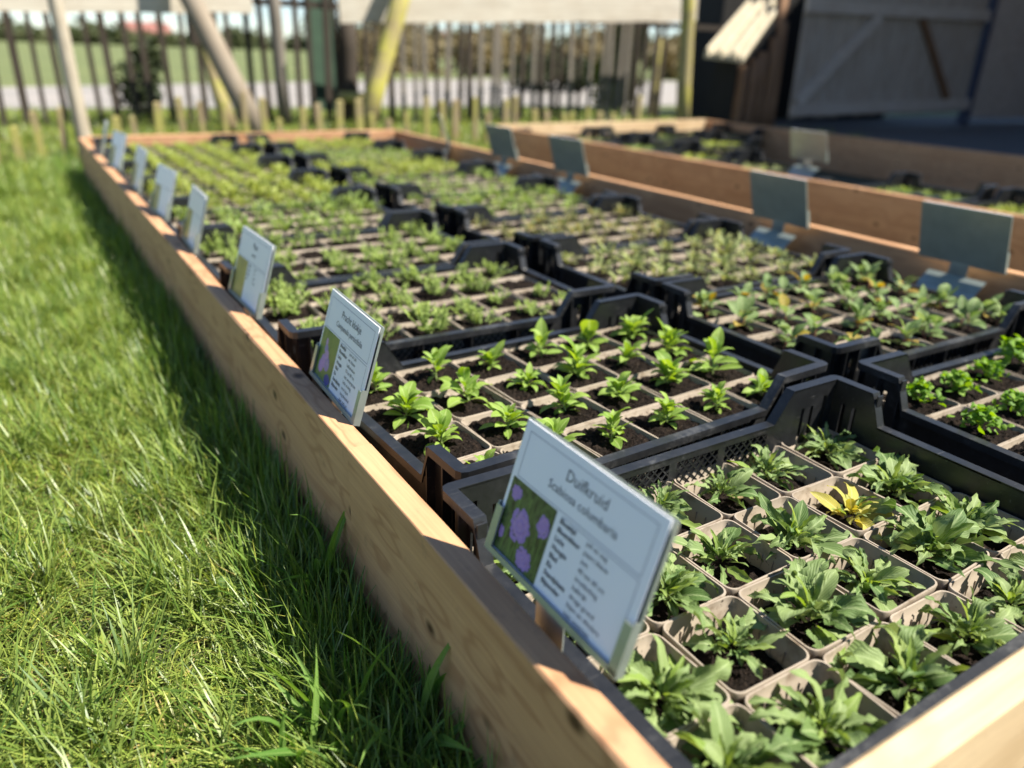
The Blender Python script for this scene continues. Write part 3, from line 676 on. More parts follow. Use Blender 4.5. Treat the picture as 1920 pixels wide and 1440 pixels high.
def blob(cx, cz, rx, rz, y, rag=.18, n=22, seed=0):
    r = random.Random(seed); return [(cx+rx*(1+r.uniform(-rag,rag))*math.cos(2*math.pi*i/n), y, cz+rz*(1+r.uniform(-rag,rag))*math.sin(2*math.pi*i/n)) for i in range(n)]
TILT = R_(17.0)
def plate(mb, x0, x1, p0, p1, th):
    """sheet between two (y,z) points"""
    (y0, z0), (y1, z1) = p0, p1; d = Vector((0, y1-y0, z1-z0)).normalized(); n = Vector((0, -d.z, d.y))*th
    mb.hexa([(x0,y0,z0), (x1,y0,z0), (x1,y0+n.y,z0+n.z), (x0,y0+n.y,z0+n.z), (x0,y1,z1), (x1,y1,z1), (x1,y1+n.y,z1+n.z), (x0,y1+n.y,z1+n.z)])
def holder_meshes(out):
    ca, sa = math.cos(TILT), math.sin(TILT)
    def wd(y, dz): return (y*ca + dz*sa*-1, 0) if False else (y*ca - dz*sa, y*sa + dz*ca)
    # world offsets (back=+y, up=+z) -> local tilted frame
    def loc(y, z): return (y*ca - z*sa, y*sa + z*ca)
    H = {}
    mb = MB(); mb.box(-CW/2-.002, CW/2+.002, .0035, .0045, 0, CH+.001); H['back_plate'] = mb
    mb = MB(); mb.box(-CW/2-.003, CW/2+.003, -.0032, .0045, -.0012, 0); mb.box(-CW/2-.003, CW/2+.003, -.0042, -.0032, -.0012, .004); H['bottom_lip'] = mb
    for s in (-1, 1):
        mb = MB(); e = s*(CW/2+.003); i = s*(CW/2-.006)
        mb.box(min(e, e-s*.001), max(e, e-s*.001), -.0032, .0045, 0, CH*.36); mb.box(min(e,i), max(e,i), -.0042, -.0032, 0, CH*.34)
        mb.box(min(e, e-s*.001), max(e, e-s*.001), .0015, .0044, CH*.36, CH)
        H['side_flange%d' % s] = mb
    mb = MB(); a = loc(.004, .004); b = loc(.004, -.050); plate(mb, -.019, .019, a, b, .001); H['neck'] = mb
    hw_ = .046 if out < .01 else .060; mb = MB(); a = loc(.004, -.026 if out > .01 else -.046); b = loc(.004+out, -.048); plate(mb, -hw_, hw_, a, b, .001); c = loc(.004+out*2.3, -.105); plate(mb, -hw_, hw_, b, c, .001); d = loc(.004+out*2.5, -.118); plate(mb, -hw_, hw_, c, d, .001); H['lower_plate'] = mb
    res = []
    for k, mb in H.items():
        nm = k.rstrip('-1'); me = mb.mesh(nm); me.materials.append(M['metal']); res.append((nm, me))
    return res
HOLD_L, HOLD_R = holder_meshes(.004), holder_meshes(.03)
me = MB().box(-CW/2, CW/2, -.0006, .0006, .001, CH).mesh('card'); me.materials.append(M['card']); CARD = me
def frame_lines(mb):
    t = .0005; a = CW/2-.008; z1 = CH-.008
    segs = [(-a,a,z1,z1+t), (-a,-a+t,CH*.60,z1), (a-t,a,CH*.60,z1), (-a,a,CH*.60,CH*.60+t), (-a+.066,a,CH*.575,CH*.575+t), (a-t,a,.01,CH*.575)]
    for x0, x1, z0, z1_ in segs: mb.quad((x0,-.0008,z0), (x1,-.0008,z0), (x1,-.0008,z1_), (x0,-.0008,z1_))
def sign(loc, side, label, kind, title=None, sub=None, keys=(), vals=(), sc=1.0, yaw=0.0):
    hold = HOLD_L if side == 'left' else HOLD_R
    s = empty('plant_sign', loc, 0, label, 'sign', f'plant signs along the {side} boards')
    s.rotation_euler = (-TILT, 0, (-math.pi/2 if side == 'left' else math.pi/2) + yaw); s.scale = (sc, sc, sc)
    for nm, me in hold: inst(nm, me, s)
    c = inst('card', CARD, s)
    mb = MB(); frame_lines(mb); mb.build('printed_line', M['line'], c)
    pz = CH*.585; px0, px1 = -CW/2+.004, -CW/2+.067
    mb = MB(); mb.quad((px0,-.00075,.004), (px1,-.00075,.004), (px1,-.00075,pz), (px0,-.00075,pz)); mb.build('printed_picture', M[{'scab':'pic_dark','bell':'pic_green'}.get(kind,'pic_yellow')], c)
    if kind == 'scab':
        for q, (x, z, rx, rz) in enumerate([(.42,.50,.25,.21), (.66,.14,.20,.14), (.98,.74,.15,.13), (.16,.88,.14,.09), (.08,.24,.08,.08)]):
            X = px0+(px1-px0)*min(x,.84); Z = .006+(pz-.01)*z; w = px1-px0; rq = random.Random(q)
            for ring, (rad, mt, npet, yy) in enumerate(((.95,'purple',22,-.00080), (.62,'pink',16,-.00084), (.30,'purple',9,-.00088), (.12,'pink',4,-.00092))):
                mb = MB()
                for k in range(npet):
                    a = 2*math.pi*(k+rq.uniform(-.25,.25))/npet; rr1 = rad*rq.uniform(.75,1.1)
                    cx_, cz_ = X+rx*w*.75*rr1*math.cos(a), Z+rz*w*1.0*rr1*math.sin(a)
                    cx_ = max(px0+.003, min(px1-.003, cx_)); cz_ = max(.007, min(pz-.003, cz_)); mb.quad(*blob(cx_, cz_, rx*w*.17, rz*w*.22, yy-.000005*(k % 3), .3, 7, k+50*q))
                mb.build('printed_flower', M[mt], c)
        mb = MB()
        for q in range(7):
            x0_ = px0+(px1-px0)*random.Random(q+70).uniform(.08,.92); dx_ = random.Random(q).uniform(-.008,.008); mb.quad((x0_,-.000775,.005), (x0_+.0011,-.000775,.005), (min(px1-.001,max(px0,x0_+dx_))+.0008,-.000775,pz*.9), (min(px1-.001,max(px0,x0_+dx_)),-.000775,pz*.9))
        mb.build('printed_stem', M['printgreen'], c)
    elif kind == 'bell':
        for q, (x, z, rx, rz, mt) in enumerate([(.36,.80,.06,.07,'pink'), (.40,.66,.10,.08,'violet'), (.50,.53,.12,.10,'pink'), (.40,.38,.15,.12,'purple'), (.62,.36,.14,.12,'violet'), (.30,.24,.14,.12,'purple'), (.80,.08,.17,.09,'deepblue')]):
            w = px1-px0; mb = MB(); mb.quad(*blob(px0+w*x, .006+(pz-.01)*z, rx*w, rz*w*1.2, -.00082-.00002*q, .12, 16, q)); mb.build('printed_flower', M[mt], c)
    def put(items, mat):
        V = []; F = []
        for it in items:
            v, f = text_verts(*it); n = len(V); V += v; F += [tuple(a+n for a in q) for q in f]
        if V:
            me = bpy.data.meshes.new('printed_text'); me.from_pydata(V, [], F); obj('printed_text', me, mat, c)
    items = []
    if title: items += [(title, .0135, .004, CH*.80, 'CENTER'), (sub, .0105, .004, CH*.685, 'CENTER')]
    for q, k in enumerate(keys): items.append((k, .0062, px1+.006, CH*.53-q*.0073, 'LEFT', True))
    for q, k in enumerate(vals): items.append((k, .0060, px1+.040, CH*.53-q*.0073, 'LEFT'))
    put(items, M['ink'])
    return s
KEYS = ('Bloeitijd', 'Bloemkleur', 'Licht', 'Hoogte', 'Blad', 'Eis', 'Standplaats', 'Bijzonder')
sign((.2845,.388,.2315), 'left', 'nearest sign card with purple flower photo, standing on the left board', 'scab', 'Duifkruid', 'Scabiosa columbaria', KEYS,
     ('juli en aug', 'paars blauw', 'zon', '40 tot 60 cm', 'kruidachtig', 'kalkrijk', 'droge grond', 'bijen en vlinders', 'lokt insecten'))
sign((.2825,.864,.2175), 'left', 'sign card with bellflower photo, second along the left board', 'bell', 'Pracht klokje', 'Campanula persicifolia', KEYS,
     ('juni en juli', 'wit, blauw', 'halfschaduw', '70 tot 80 cm', 'niet wintergroen', 'licht vochtig', 'voor bijen', 'lang bloeiend', 'zaait zich uit'), yaw=R_(-2))
for q, (y, tilt) in enumerate([(1.305,1), (1.775,-1), (2.165,2), (2.585,0), (3.09,3), (3.50,-2)]):
    sign((.2825,y,.216+.003*(q % 2)), 'left', f'sign card with yellow photo, {ORD[q+2]} along the left board', 'yel', 'Plant', 'soort' , ('Bloei','Licht','Blad','Eis'), ('geel','zon','groen','droog'), yaw=R_(tilt)) if q < 1 else \
    sign((.2825,y,.216+.003*(q % 2)), 'left', f'sign card with yellow photo, {ORD[q+2]} along the left board', 'yel', yaw=R_(tilt*2))
for q, (y, yaw) in enumerate([(.905,1), (1.415,-2), (2.40,3), (2.88,2), (3.40,-24)]):
    sign((1.757,y,.2225), 'right', f'metal sign holder seen from behind, {ORD[q]} from front on bed\'s right board', 'yel', sc=1.10, yaw=R_(yaw))
sign((2.98,2.30,.235), 'right', 'metal sign holder seen from behind inside the second bed', 'yel', sc=1.08)

# ---------------------------------------------------------------- lawn grass
def blades(x, y, L, w, az, lean, curl, col, z0=0.0):
    n = len(x); t = np.array([0, .38, .74, 1.0]); hw = np.array([.85, 1.0, .62, 0.0])
    ux, uy = np.cos(az), np.sin(az); sx, sy = -uy, ux
    rx = rng.uniform(-.9, .9, n); sx2 = sx*np.cos(rx) + ux*np.sin(rx)*.3; sy2 = sy*np.cos(rx) + uy*np.sin(rx)*.3; sz2 = np.sin(rx)*.55
    P = []; px = np.zeros(n); pz = np.zeros(n); prev = 0
    V = np.zeros((n, 7, 3), dtype=np.float32)
    for i in range(4):
        if i:
            ang = lean + curl*t[i]; ds = (t[i]-t[i-1])*L; px = px + np.sin(ang)*ds; pz = pz + np.cos(ang)*ds; pz = np.maximum(pz, .004+.004*t[i])
        cx, cy, cz = x + ux*px, y + uy*px, z0 + pz
        if i < 3:
            for s, k in ((-1, 2*i), (1, 2*i+1)):
                V[:, k, 0] = cx + s*sx2*w*hw[i]*.5; V[:, k, 1] = cy + s*sy2*w*hw[i]*.5; V[:, k, 2] = cz + s*sz2*w*hw[i]*.5
        else: V[:, 6, 0] = cx; V[:, 6, 1] = cy; V[:, 6, 2] = cz
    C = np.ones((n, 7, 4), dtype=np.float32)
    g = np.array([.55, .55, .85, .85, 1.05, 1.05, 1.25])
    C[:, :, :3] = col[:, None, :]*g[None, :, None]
    return V.reshape(-1, 3), C.reshape(-1, 4)
def patch(x0, x1, y0, y1, dens, Lr, wr, leanr, tall=True, zbase=0.0):
    n = int((x1-x0)*(y1-y0)*dens); x = rng.uniform(x0, x1, n); y = rng.uniform(y0, y1, n)
    nz = .5 + .5*np.sin(x*17+1.3*np.sin(y*9))*np.sin(y*13+1.7*np.sin(x*11)); nz2 = .5+.5*np.sin(x*41+2*np.sin(y*29))*np.sin(y*37+2*np.cos(x*31)); nz3 = .5+.5*np.sin(x*83+3*np.sin(y*61))*np.sin(y*77+3*np.cos(x*67))
    if tall:      # thin the sward unevenly so that thatch and dark gaps show
        keep = rng.random(n) < (.35 + .65*np.clip(.25+.9*nz3*(.4+.6*nz2), 0, 1)); keep |= x > .08
        x, y, nz, nz2, nz3 = x[keep], y[keep], nz[keep], nz2[keep], nz3[keep]; n = len(x)
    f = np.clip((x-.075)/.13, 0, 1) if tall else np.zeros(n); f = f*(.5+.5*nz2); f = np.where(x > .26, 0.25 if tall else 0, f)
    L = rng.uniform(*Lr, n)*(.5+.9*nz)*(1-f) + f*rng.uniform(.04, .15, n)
    w = rng.uniform(*wr, n)*(1+.3*f)*np.where(rng.random(n) < .12, 1.7, 1.0)
    lean = rng.uniform(*leanr, n)*(1-f*.66); az = rng.uniform(0, 2*np.pi, n); curl = rng.uniform(-.3, .9, n)
    lie = (rng.random(n) < .38*(1-f)); lean = np.where(lie, rng.uniform(1.15, 1.6, n), lean); L = np.where(lie, L*1.25, L); curl = np.where(lie, curl*.4, curl)
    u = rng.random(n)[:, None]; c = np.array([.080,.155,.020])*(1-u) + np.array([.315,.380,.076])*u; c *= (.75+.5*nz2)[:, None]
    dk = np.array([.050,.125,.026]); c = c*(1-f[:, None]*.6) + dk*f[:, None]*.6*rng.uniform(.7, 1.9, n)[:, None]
    dry = rng.random(n) < (.05 + .17*nz*(1-f)); c[dry] = np.array([.44,.35,.13])*rng.uniform(.5, 1.25, (dry.sum(), 1)); yl = rng.random(n) < .10*(1-f); c[yl] = np.array([.38,.40,.08])*rng.uniform(.7, 1.15, (yl.sum(), 1))
    glint = rng.random(n) < .035; c[glint] = np.array([.36,.42,.20])*rng.uniform(.8, 1.1, (glint.sum(), 1))  # a few pale blades carry the lawn's glints as colour
    L = np.where(dry, L*.85, L); lean = np.where(dry, lean*.5+.85, lean)
    return blades(x, y, L, w, az, lean, curl, c, zbase)
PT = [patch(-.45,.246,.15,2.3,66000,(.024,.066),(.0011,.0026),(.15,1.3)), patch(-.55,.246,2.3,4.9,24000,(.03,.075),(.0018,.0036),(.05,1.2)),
      patch(-2.6,-.45,-.8,7,3200,(.03,.06),(.003,.006),(.1,1.3),False), patch(-.5,2.4,-.9,.13,4500,(.03,.06),(.003,.005),(.1,1.3),False),
      patch(.278,.298,.22,4.0,5000,(.05,.11),(.002,.004),(.0,.5),False), patch(1.83,2.49,.1,4.4,3500,(.04,.09),(.003,.006),(.0,1.0),False),
      patch(-.6,6.5,4.13,8.6,2600,(.04,.10),(.003,.007),(.0,1.1),False)]
def clumps(n, x0, x1, y0, y1):
    X_, Y_, L_ = [], [], []
    for _ in range(n):
        cx, cy = rng.uniform(x0, x1), rng.uniform(y0, y1); k = rng.integers(25, 70); sd = rng.uniform(.008, .022)
        X_.append(cx+rng.normal(0, sd, k)); Y_.append(cy+rng.normal(0, sd, k)); L_.append(rng.uniform(.045, .105, k)*rng.uniform(.8, 1.15))
    x, y, L = map(np.concatenate, (X_, Y_, L_)); ok = x < .242; x, y, L = x[ok], y[ok], L[ok]; k = len(x); u = rng.random(k)[:, None]
    c = np.array([.075,.150,.022])*(1-u) + np.array([.285,.350,.075])*u
    return blades(x, y, L, rng.uniform(.0016,.0036,k), rng.uniform(0,6.28,k), rng.uniform(.05,.85,k), rng.uniform(0,1.1,k), c)
PT += [clumps(150,-.16,.16,.5,2.4), clumps(120,-.2,.2,2.4,4.8), clumps(140,.12,.24,.45,4.2)]
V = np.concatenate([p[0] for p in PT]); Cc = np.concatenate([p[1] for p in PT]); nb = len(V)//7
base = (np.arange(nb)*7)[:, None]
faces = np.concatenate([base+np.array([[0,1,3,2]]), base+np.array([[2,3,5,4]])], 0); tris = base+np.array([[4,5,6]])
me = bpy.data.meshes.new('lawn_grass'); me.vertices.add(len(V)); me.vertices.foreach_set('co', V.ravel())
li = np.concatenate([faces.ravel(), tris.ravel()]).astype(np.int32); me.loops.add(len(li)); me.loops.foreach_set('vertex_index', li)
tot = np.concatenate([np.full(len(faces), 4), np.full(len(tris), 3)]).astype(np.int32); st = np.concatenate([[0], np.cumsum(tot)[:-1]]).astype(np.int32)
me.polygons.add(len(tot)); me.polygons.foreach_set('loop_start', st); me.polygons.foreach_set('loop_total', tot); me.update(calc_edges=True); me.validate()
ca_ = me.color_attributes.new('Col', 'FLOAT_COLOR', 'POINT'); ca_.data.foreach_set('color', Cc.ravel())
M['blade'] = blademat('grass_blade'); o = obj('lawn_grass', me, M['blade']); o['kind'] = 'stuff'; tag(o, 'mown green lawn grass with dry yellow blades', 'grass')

# broad-bladed tufts at the foot of the board
LM_TUFT = leafmat('tuft_blade', (.085,.190,.035), (.210,.340,.075), (.22,.32,.10), .38)
TUFT = [leaf_mesh('blade', 1, .062, lambda t: .75+.25*math.sin(2.2*t) if t < .55 else max(.02, (1-t)/.45*.98), LM_TUFT, a, .5, .0, 0, 0, 9, 120+s, tw) for s, (a, tw) in enumerate([(.5,.3), (1.0,-.6), (.25,.5)])]
for q, (x, y, n, L, lab) in enumerate([(.165,.535,12,.15,'broad-bladed grass tuft in the middle of the bottom edge'), (.115,.52,9,.12,'sunlit broad grass tuft leftmost along the bottom edge'), (.215,.76,9,.19,'tall dark grass tuft leaning in the shade of the left board'), (.232,.50,10,.15,'grass tuft right against the left board at the bottom edge'), (.195,.475,9,.13,'short broad grass tuft lowest in the picture beside the board')]):
    r = random.Random(300+q); g = empty('grass_tuft', (x, y, 0), 0, lab, 'grass tuft', 'broad grass tufts')
    for i in range(n): add_leaf(g, r.choice(TUFT), (r.uniform(-.008,.008), r.uniform(-.008,.008), 0), r.uniform(0,6.28), R_(r.uniform(42,84)), L*r.uniform(.6,1.15), r.uniform(-.8,.8), 'blade')
for q, (x, y, L, n, lab) in enumerate([(.135,.80,.034,7,'lobed green weed rosette in the shade beside the left board'), (-.03,1.05,.020,9,'small pale weed rosette in the middle of the lawn'), (.03,1.42,.020,8,'small weed rosette further up the lawn near the shadow edge'), (-.075,1.72,.032,9,'pale broad-leaved weed at the left edge of the lawn'), (.155,1.32,.022,7,'small weed in the shade by the second sign')]):
    r = random.Random(400+q); g = empty('weed_rosette', (x, y, .012), 0, lab, 'weed', 'lawn weeds')
    for i in range(n): add_leaf(g, r.choice(WEED), (0,0,.006*r.random()), i*2.4+r.uniform(-.3,.3), R_(r.uniform(5,45)), L*r.uniform(.7,1.15), r.uniform(-.3,.3))

# ---------------------------------------------------------------- background: tree, stakes, fence, log frames
tr = empty('young_tree', (.315,4.74,0), 0, 'slender pale-barked young tree beside the bed\'s far left corner', 'tree')
MB().tube([(0,0,-.05), (.0,.01,.15), (-.008,.05,.45), (-.014,.10,.80), (-.03,.17,1.4), (-.05,.2,2.2), (-.03,.22,3.0)], [.042,.037,.035,.034,.031,.026,.018], 14, .06).build('trunk', M['bark'], tr, True)
rt = random.Random(21)
for q in range(9):
    z = 1.5+q*.17; a = rt.uniform(0,6.28); b = Vector((-.035, .18, z)); d = Vector((math.cos(a), math.sin(a), .9)); pts = [b, b+d*.35, b+d*.6+Vector((0,0,.2)), b+d*.8+Vector((0,0,.5))]
    MB().tube(pts, [.013,.009,.006,.003], 6).build('limb', M['bark'], tr, True)
CV = []; CF = []; CA_ = []
for _ in range(900):
    a = rt.uniform(0,6.28); rr0 = .75*rt.random()**.5; c = Vector((-.03+math.cos(a)*rr0, .2+math.sin(a)*rr0, rt.uniform(1.9,3.5))); d = Vector((rt.uniform(-1,1), rt.uniform(-1,1), rt.uniform(-.6,.6)))*.03; s = Vector((rt.uniform(-1,1), rt.uniform(-1,1), rt.uniform(-1,1)))*.012; n = len(CV)
    CV += [tuple(c-d), tuple(c+s), tuple(c+d), tuple(c-s)]; CF.append((n,n+1,n+2,n+3)); CA_ += [rt.random()]*4
me = bpy.data.meshes.new('crown'); me.from_pydata(CV, [], CF); me.attributes.new('var','FLOAT','POINT').data.foreach_set('value', np.array(CA_, dtype=np.float32)); obj('crown', me, FM_FE, tr, kind='stuff')

def stake_row(name, label, pts, mat, group=None, cat='edging'):
    e = empty(name, (*pts[0][:2], 0), 0, label, cat, group)
    for x, y, h, w, lx in pts:
        mb = MB(); bx, by = x-pts[0][0], y-pts[0][1]
        mb.loops([[(bx-w/2+lx*t*h, by-w*.35, t*h), (bx+w/2+lx*t*h, by-w*.35, t*h), (bx+w/2+lx*t*h, by+w*.35, t*h), (bx-w/2+lx*t*h, by+w*.35, t*h)] for t in (-.1,.5,.97)] + [[(bx-w*.3+lx*h, by-w*.2, h), (bx+w*.3+lx*h, by-w*.2, h), (bx+w*.3+lx*h, by+w*.2, h), (bx-w*.3+lx*h, by+w*.2, h)]], True, True)
        mb.build('stake', mat, e)
    return e
rs = random.Random(31)
stake_row('stake_edging', 'short mossy stakes standing in the grass at the far left', [(-.62+.105*i, 4.78+rs.uniform(-.02,.02), rs.uniform(.19,.30), rs.uniform(.028,.045), rs.uniform(-.06,.06)) for i in range(9)], M['stake'])
stake_row('stake_edging', 'row of short pale stakes behind the front bed\'s far board', [(.52+.125*i+rs.uniform(-.02,.02), 5.35-.06*i*.125+rs.uniform(-.03,.03), rs.uniform(.17,.36), rs.uniform(.03,.05), rs.uniform(-.05,.05)) for i in range(32)], M['stake'])

fe = empty('paling_fence', (0,7.15,0), 0, 'dark paling fence of upright pales behind the beds', 'fence')
xs = [-1.3+.128*i for i in range(30)] + [2.54+.112*i for i in range(32)]
for x in xs:
    x += rs.uniform(-.018,.018); y = -.075*x+rs.uniform(-.01,.01); h = rs.uniform(1.05,1.16); w = rs.uniform(.030,.056); lx = rs.uniform(-.035,.035); mb = MB()
    mb.loops([[(x-w/2+lx*t,y-.012,t*h), (x+w/2+lx*t,y-.012,t*h), (x+w/2+lx*t,y+.012,t*h), (x-w/2+lx*t,y+.012,t*h)] for t in (-.05,.5,.95)] + [[(x-.006+lx,y-.008,h), (x+.006+lx,y-.008,h), (x+.006+lx,y+.008,h), (x-.006+lx,y+.008,h)]], True, True)
    mb.build('pale', M['darkpale'] if x < 2.6 or rs.random() < .45 else M['greypale'], fe)  # left pales all dark: their backlit, shaded side is put into the colour
for z in (.93,):
    mb = MB(); mb.hexa([(-1.4,.105+.012,z), (7.0,-.525+.012,z), (7.0,-.525+.045,z), (-1.4,.105+.045,z), (-1.4,.105+.012,z+.05), (7.0,-.525+.012,z+.05), (7.0,-.525+.045,z+.05), (-1.4,.105+.045,z+.05)]); mb.build('rail', M['darkpale'], fe)

def log(name, a, b, ra, rb, mat, parent, k=14):
    """log whose local z is its length"""
    a, b = Vector(a), Vector(b); L = (b-a).length; mb = MB(); mb.tube([(0,0,0), (.004,0,L*.3), (-.004,.003,L*.65), (0,0,L)], [ra, ra*.7+rb*.3, ra*.35+rb*.65, rb], k, .05)
    o = mb.build(name, mat, parent, True); o.rotation_euler = (b-a).to_track_quat('Z', 'Y').to_euler(); o.location = a - (parent.location if parent else Vector((0,0,0))); return o
def board3(name, a, b, h, th, mat, parent):
    a, b = Vector(a), Vector(b); L = (b-a).length; mb = MB(); n = 24; Lp = []
    for i in range(n+1):
        x = L*i/n; w = .004*math.sin(x*9)+.003*math.sin(x*23); Lp.append([(x,0,w), (x,th,w), (x,th,h+w), (x,0,h+w)])
    o = mb.loops(Lp, True, True).build(name, mat, parent); d = b-a; o.rotation_euler = (0, -math.asin(d.z/L), math.atan2(d.y, d.x)); o.location = a - parent.location; return o
lf_ = empty('plank_trestle', (1.0,6.6,0), 0, 'weathered plank carried by leaning grey logs at the back left', 'timber frame')
board3('plank', (-2.2,6.6,.675), (1.74,6.6,.852), .26, .05, M['weather'], lf_)
log('leg', (1.585,6.08,-.03), (1.10,6.57,1.34), .082, .072, M['greylog'], lf_)
log('leg', (1.44,6.43,.02), (1.35,6.83,.86), .058, .05, M['stake'], lf_)
log('post', (-1.7,6.7,0), (-1.7,6.72,1.0), .06, .055, M['greylog'], lf_)
MB().box(.27,.40,.03,.16,.62,1.02).build('bracket', M['darkpale'], lf_)  # dark block, the bracket's shaded side put into its colour
rf_ = empty('plank_trestle', (3.8,6.0,0), 0, 'pale weathered plank on lichen-yellow logs behind the beds', 'timber frame')
board3('plank', (2.40,6.52,.812), (6.05,6.30,.985), .30, .05, M['weather'], rf_)
log('leg', (2.33,5.98,-.03), (2.955,6.33,1.34), .080, .068, M['yellowlog'], rf_)
log('post', (5.02,5.24,0), (5.06,5.44,1.5), .060, .056, M['yellowlog'], rf_)
log('post', (2.60,6.95,0), (2.62,6.97,.95), .085, .08, M['darkpale'], rf_)
log('crossbar', (2.46,6.86,.24), (2.74,6.75,.235), .045, .04, M['stake'], rf_)
po = log('fence_post', (6.24,7.05,0), (6.27,7.08,.84), .060, .052, M['yellowlog'], None); tag(po, 'short lichen-yellow post near the right end of the fence', 'post')
po = log('fence_post', (1.99,6.86,0), (1.97,6.88,1.25), .055, .05, M['greypale'], None); tag(po, 'tall grey post between the two plank frames', 'post')
gp = MB().box(2.36,2.62,7.28,7.31,.1,1.3).build('garden_panel', M['green']); tag(gp, 'green panel behind the dark post in the fence gap', 'panel')

# feeder-like log shelter with cream roof
fs = empty('log_shelter', (5.95,5.5,0), 0, 'small log shelter with sunlit cream slatted roof before the gate', 'shelter')
A_, B_, C_, D_ = Vector((6.33,5.92,1.13)), Vector((6.36,5.50,1.14)), Vector((5.62,5.20,.64)), Vector((5.56,5.64,.67))
for i in range(6):
    t0, t1 = i/6, (i+.74)/6; a0, a1, b0, b1 = A_.lerp(B_,t0), A_.lerp(B_,t1), D_.lerp(C_,t0), D_.lerp(C_,t1); dz = Vector((0,0,-.022)); up = Vector((0,0,.03 if i % 2 else .06))
    mb = MB(); L0 = []
    for s in (0, 1):
        p, q = (a0, a1) if s == 0 else (b0, b1); md = (p+q)/2
        L0.append([p+dz, q+dz, q, md.lerp(q,.5)+up, md+up*1.15, md.lerp(p,.5)+up, p])
    o = mb.loops(L0, True, True).build('roof_board', M['creamroof'], fs, False); o.location = -fs.location
mb = MB(); mb.box(-.22,.28,-.12,.16,0,.62); mb.hexa([(-.22,-.12,.62),(.28,-.12,.62),(.28,.16,.62),(-.22,.16,.62),(-.22,-.12,.68),(.28,-.12,.98),(.28,.16,.98),(-.22,.16,.68)]); mb.build('body', M['shed'], fs)  # solid black box painted for the shade inside the shelter's opening
for q, (x, y, h) in enumerate([(-.17,-.16,.60), (-.06,-.17,.66), (.06,-.16,.72), (.17,-.17,.84), (.28,-.15,.98), (.36,-.02,1.25)]): log('split_log', (5.95+x,5.5+y,0), (5.95+x+.02*math.sin(q*3),5.5+y,h), .055, .05, M['brownlog'], fs, 9)

# gate, shed wall, blue post and side panel
gt = empty('wooden_gate', (6.92,5.68,.08), math.atan2(-.10,3.5), 'grey weathered boarded gate with diagonal braces at right', 'gate'); gt.rotation_euler = (0, -R_(1.0), math.atan2(-.10,3.5))
n = 24; bw = 3.06/n
for i in range(n):
    MB().box(i*bw+.005, (i+1)*bw-.005, rs.uniform(0,.008), .022, .03+rs.uniform(-.012,.012), 1.62+rs.uniform(-.01,.01)).build('gate_board', M['gate'], gt)
MB().box(-.01,3.08,-.045,-.001,.05,.17).build('bottom_rail', M['gaterail'], gt); MB().box(-.01,3.08,-.045,-.001,1.02,1.14).build('top_rail', M['gaterail'], gt)
def brace(x0, z0, x1, z1, w, mat):
    d = Vector((x1-x0,0,z1-z0)).normalized(); nn = Vector((-d.z,0,d.x))*w*.5; a, b = Vector((x0,0,z0)), Vector((x1,0,z1)); mb = MB()
    f_ = lambda p, y: (p.x, y, p.z)
    mb.hexa([f_(a-nn,-.048), f_(b-nn,-.048), f_(b-nn,-.002), f_(a-nn,-.002), f_(a+nn,-.048), f_(b+nn,-.048), f_(b+nn,-.002), f_(a+nn,-.002)]); mb.build('brace', mat, gt)
brace(.06,.18,1.12,1.01,.11,M['gaterail']); brace(1.85,1.01,2.62,.18,.07,M['brownlog'])
sp_ = MB(); sp_.box(-.05,.05,-.05,.05,-.05,1.75); o = sp_.build('steel_post', M['bluepost']); o.location = (10.03,5.60,0); tag(o, 'blue-grey steel post at the right end of the gate', 'post')
sf = empty('side_panel_fence', (10.09,5.60,0), -.05, 'boarded panel to the right of the steel post', 'fence')
for i in range(14): MB().box(i*.14+.003,(i+1)*.14-.003,0,.022,.08,1.75).build('fence_board', M['gaterail'], sf)
sh = empty('timber_shed', (6.98,6.86,0), math.atan2(-.25,2.5), 'dark timber shed standing behind the log shelter', 'shed')
for i in range(20): MB().box(i*.145+.002,(i+1)*.145-.002,0,.025,0,2.5).build('wall_board', M['shed'], sh)
MB().box(0,2.9,.03,.55,0,2.45).build('body', M['shed'], sh); MB().hexa([(-.15,-.12,2.45),(3.05,-.12,2.45),(3.05,.7,2.6),(-.15,.7,2.6),(-.15,-.12,2.53),(3.05,-.12,2.53),(3.05,.7,2.68),(-.15,.7,2.68)]).build('roof', M['shed'], sh)

# unseen building added out of frame to shade the gate and yard
poly = [(8.2,-1.5), (8.2,.9), (10.24,3.27), (12.4,5.0), (17.5,5.6), (19,-4), (10,-6)]
bn = empty('shade_barn', (12,0,0), 0, 'unseen brick building added to shade the gate and yard', 'shade_barn')
mb = MB(); mb.loops([[(x-12,y,z) for x, y in poly] for z in (-.02, 6.7)], True, True); mb.build('wall', M['brick'], bn)
mb = MB(); cx, cy = 12.8, .2; mb.loops([[(cx+(x-cx)*1.02-12, cy+(y-cy)*1.02, 6.7) for x, y in poly], [(cx+(x-cx)*1.02-12, cy+(y-cy)*1.02, 6.8) for x, y in poly], [(cx+(x-cx)*.3-12, cy+(y-cy)*.3, 8.0) for x, y in poly]], True, True); mb.build('roof', M['redroof'], bn)

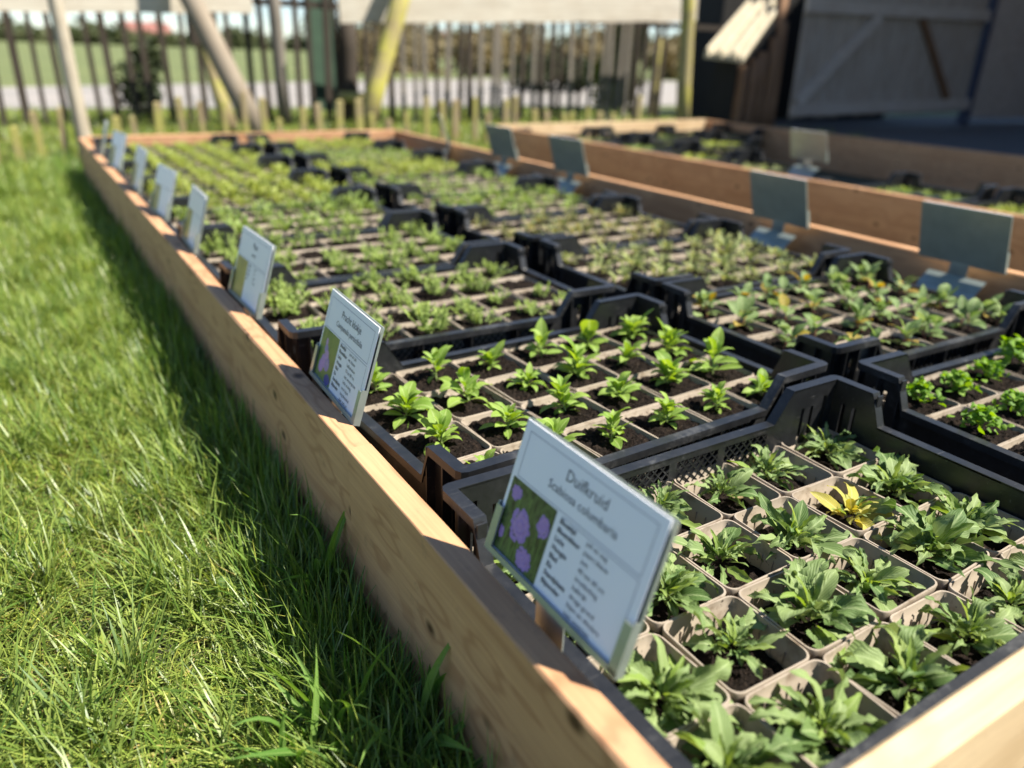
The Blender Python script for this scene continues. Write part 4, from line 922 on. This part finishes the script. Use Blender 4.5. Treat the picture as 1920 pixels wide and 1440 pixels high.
# dark bush behind the fence, brush beyond the road, far trees and houses
def leafmass(name, centers, n, leaf, mat, seed):
    r = np.random.default_rng(seed); V_ = []; A_v = []
    per = max(1, n//len(centers))
    for (cx, cy, cz, rx, ry, rz) in centers:
        d = r.normal(size=(per,3)); d /= np.linalg.norm(d, axis=1)[:, None]; rad = r.random(per)**.4*(1+.25*np.sin(d[:,0]*5+cx)*np.cos(d[:,1]*4+cz))
        c = d*rad[:, None]*np.array([rx,ry,rz]) + np.array([cx,cy,cz]); c[:,2] = np.maximum(c[:,2], .02)
        a = r.normal(size=(per,3))*leaf; b = r.normal(size=(per,3))*leaf*.6
        V_.append(np.stack([c-a, c+b, c+a, c-b], 1)); A_v.append(np.repeat(r.random(per), 4))
    V_ = np.concatenate(V_).reshape(-1,3); k = len(V_)//4
    me = bpy.data.meshes.new(name); me.from_pydata(V_.tolist(), [], (np.arange(k*4).reshape(-1,4)).tolist()); me.attributes.new('var','FLOAT','POINT').data.foreach_set('value', np.concatenate(A_v).astype(np.float32)); me.materials.append(mat); return me
FM_BU = leafmat('bush_leaf', (.020,.030,.012), (.05,.065,.025), trans=.2, attr=True)
FM_FAR = leafmat('far_leaf', (.05,.07,.03), (.12,.13,.06), trans=.25, attr=True)
FM_BRU = leafmat('brush_stalk', (.16,.13,.07), (.30,.24,.13), trans=.2, attr=True)
FM_HED = leafmat('hedge_leaf', (.09,.12,.02), (.20,.22,.04), trans=.25, attr=True)
def bush(name, loc, cs, n, leaf, mat, lab, seed, cat='bush'):
    e = empty(name, loc, 0, lab, cat); obj('foliage', leafmass('foliage', cs, n, leaf, mat, seed), None, e, kind='stuff')
    MB().tube([(0,0,-.02), (.02,.01,cs[0][2]*.6), (0,.02,cs[0][2])], [.02,.014,.006], 6).build('stem', M['bark'], e); return e
bush('dark_bush', (.98,7.6,0), [(0,0,.26,.2,.2,.26), (.12,.1,.48,.12,.14,.16)], 1500, .020, FM_BU, 'dark evergreen bush behind the fence at left', 1)
bush('dark_bush', (8.6,13.0,0), [(0,0,.35,.7,.4,.35), (.8,-.1,.3,.5,.4,.3)], 2600, .035, FM_BU, 'low dark bush beyond the fence at right', 2)
bush('hedge_bush', (6.55,8.1,0), [(0,0,.35,.35,.25,.4), (.1,0,.8,.25,.25,.3)], 2600, .03, FM_HED, 'yellow-green bush beside the short post', 3)
o = obj('rough_brush', leafmass('rough_brush', [(9+1.25*i, 23.0+.9*(i % 3)-.12*i, .45+.2*(i % 2), 1.0, .8, .7+.35*((i*7) % 3)) for i in range(20)], 22000, .08, FM_BRU, 5)); o['kind'] = 'stuff'; tag(o, 'dry brown brush beyond the road', 'brush')
rt2 = random.Random(77); cs = []
for i in range(110):
    a = R_(-12+i*1.05); d = rt2.uniform(170,230); cs.append((math.sin(a)*d, math.cos(a)*d, rt2.uniform(.8,1.6)*(2.2 if i > 28 else 1), rt2.uniform(3,6), 3, rt2.uniform(1.2,3.0)*(2.0 if i > 28 else 1)))
o = obj('far_wood', leafmass('far_wood', cs, 26000, .55, FM_FAR, 6)); o['kind'] = 'stuff'; tag(o, 'far low belt of trees along the horizon', 'trees')
def house(x, y, w, d, eave, ridge, rz, lab):
    h = empty('house', (x, y, 0), rz, lab, 'house', 'far houses'); MB().box(-w/2,w/2,-d/2,d/2,-.1,eave).build('wall', M['wallwhite'], h)
    mb = MB(); mb.v = [(-w/2-.3,-d/2-.4,eave-.1),(w/2+.3,-d/2-.4,eave-.1),(w/2+.3,d/2+.4,eave-.1),(-w/2-.3,d/2+.4,eave-.1),(-w/2-.3,0,ridge),(w/2+.3,0,ridge)]; mb.f = [(0,1,5,4),(2,3,4,5),(0,4,3),(1,2,5),(0,3,2,1)]; ro = mb.build('roof', M['redroof'], h)
    MB().box(w*.2,w*.2+.5,-.3,.3,ridge-.9,ridge+.5).build('chimney', M['brick'], ro)
    for q in (-.3, 0, .3): MB().box(q*w-.6,q*w+.6,-d/2-.03,-d/2+.05,.9,min(2.1, eave-.3)).build('window', M['glass'], h)
house(33,230,12,7,2.4,5.4,.3,'far house with red roof seen between pales at left')
house(118,215,17,8,2.6,6.2,-.3,'far house with long red roof seen under the plank')
house(190,220,22,8,2.6,6.2,-.5,'far house with red roof seen near the short post')
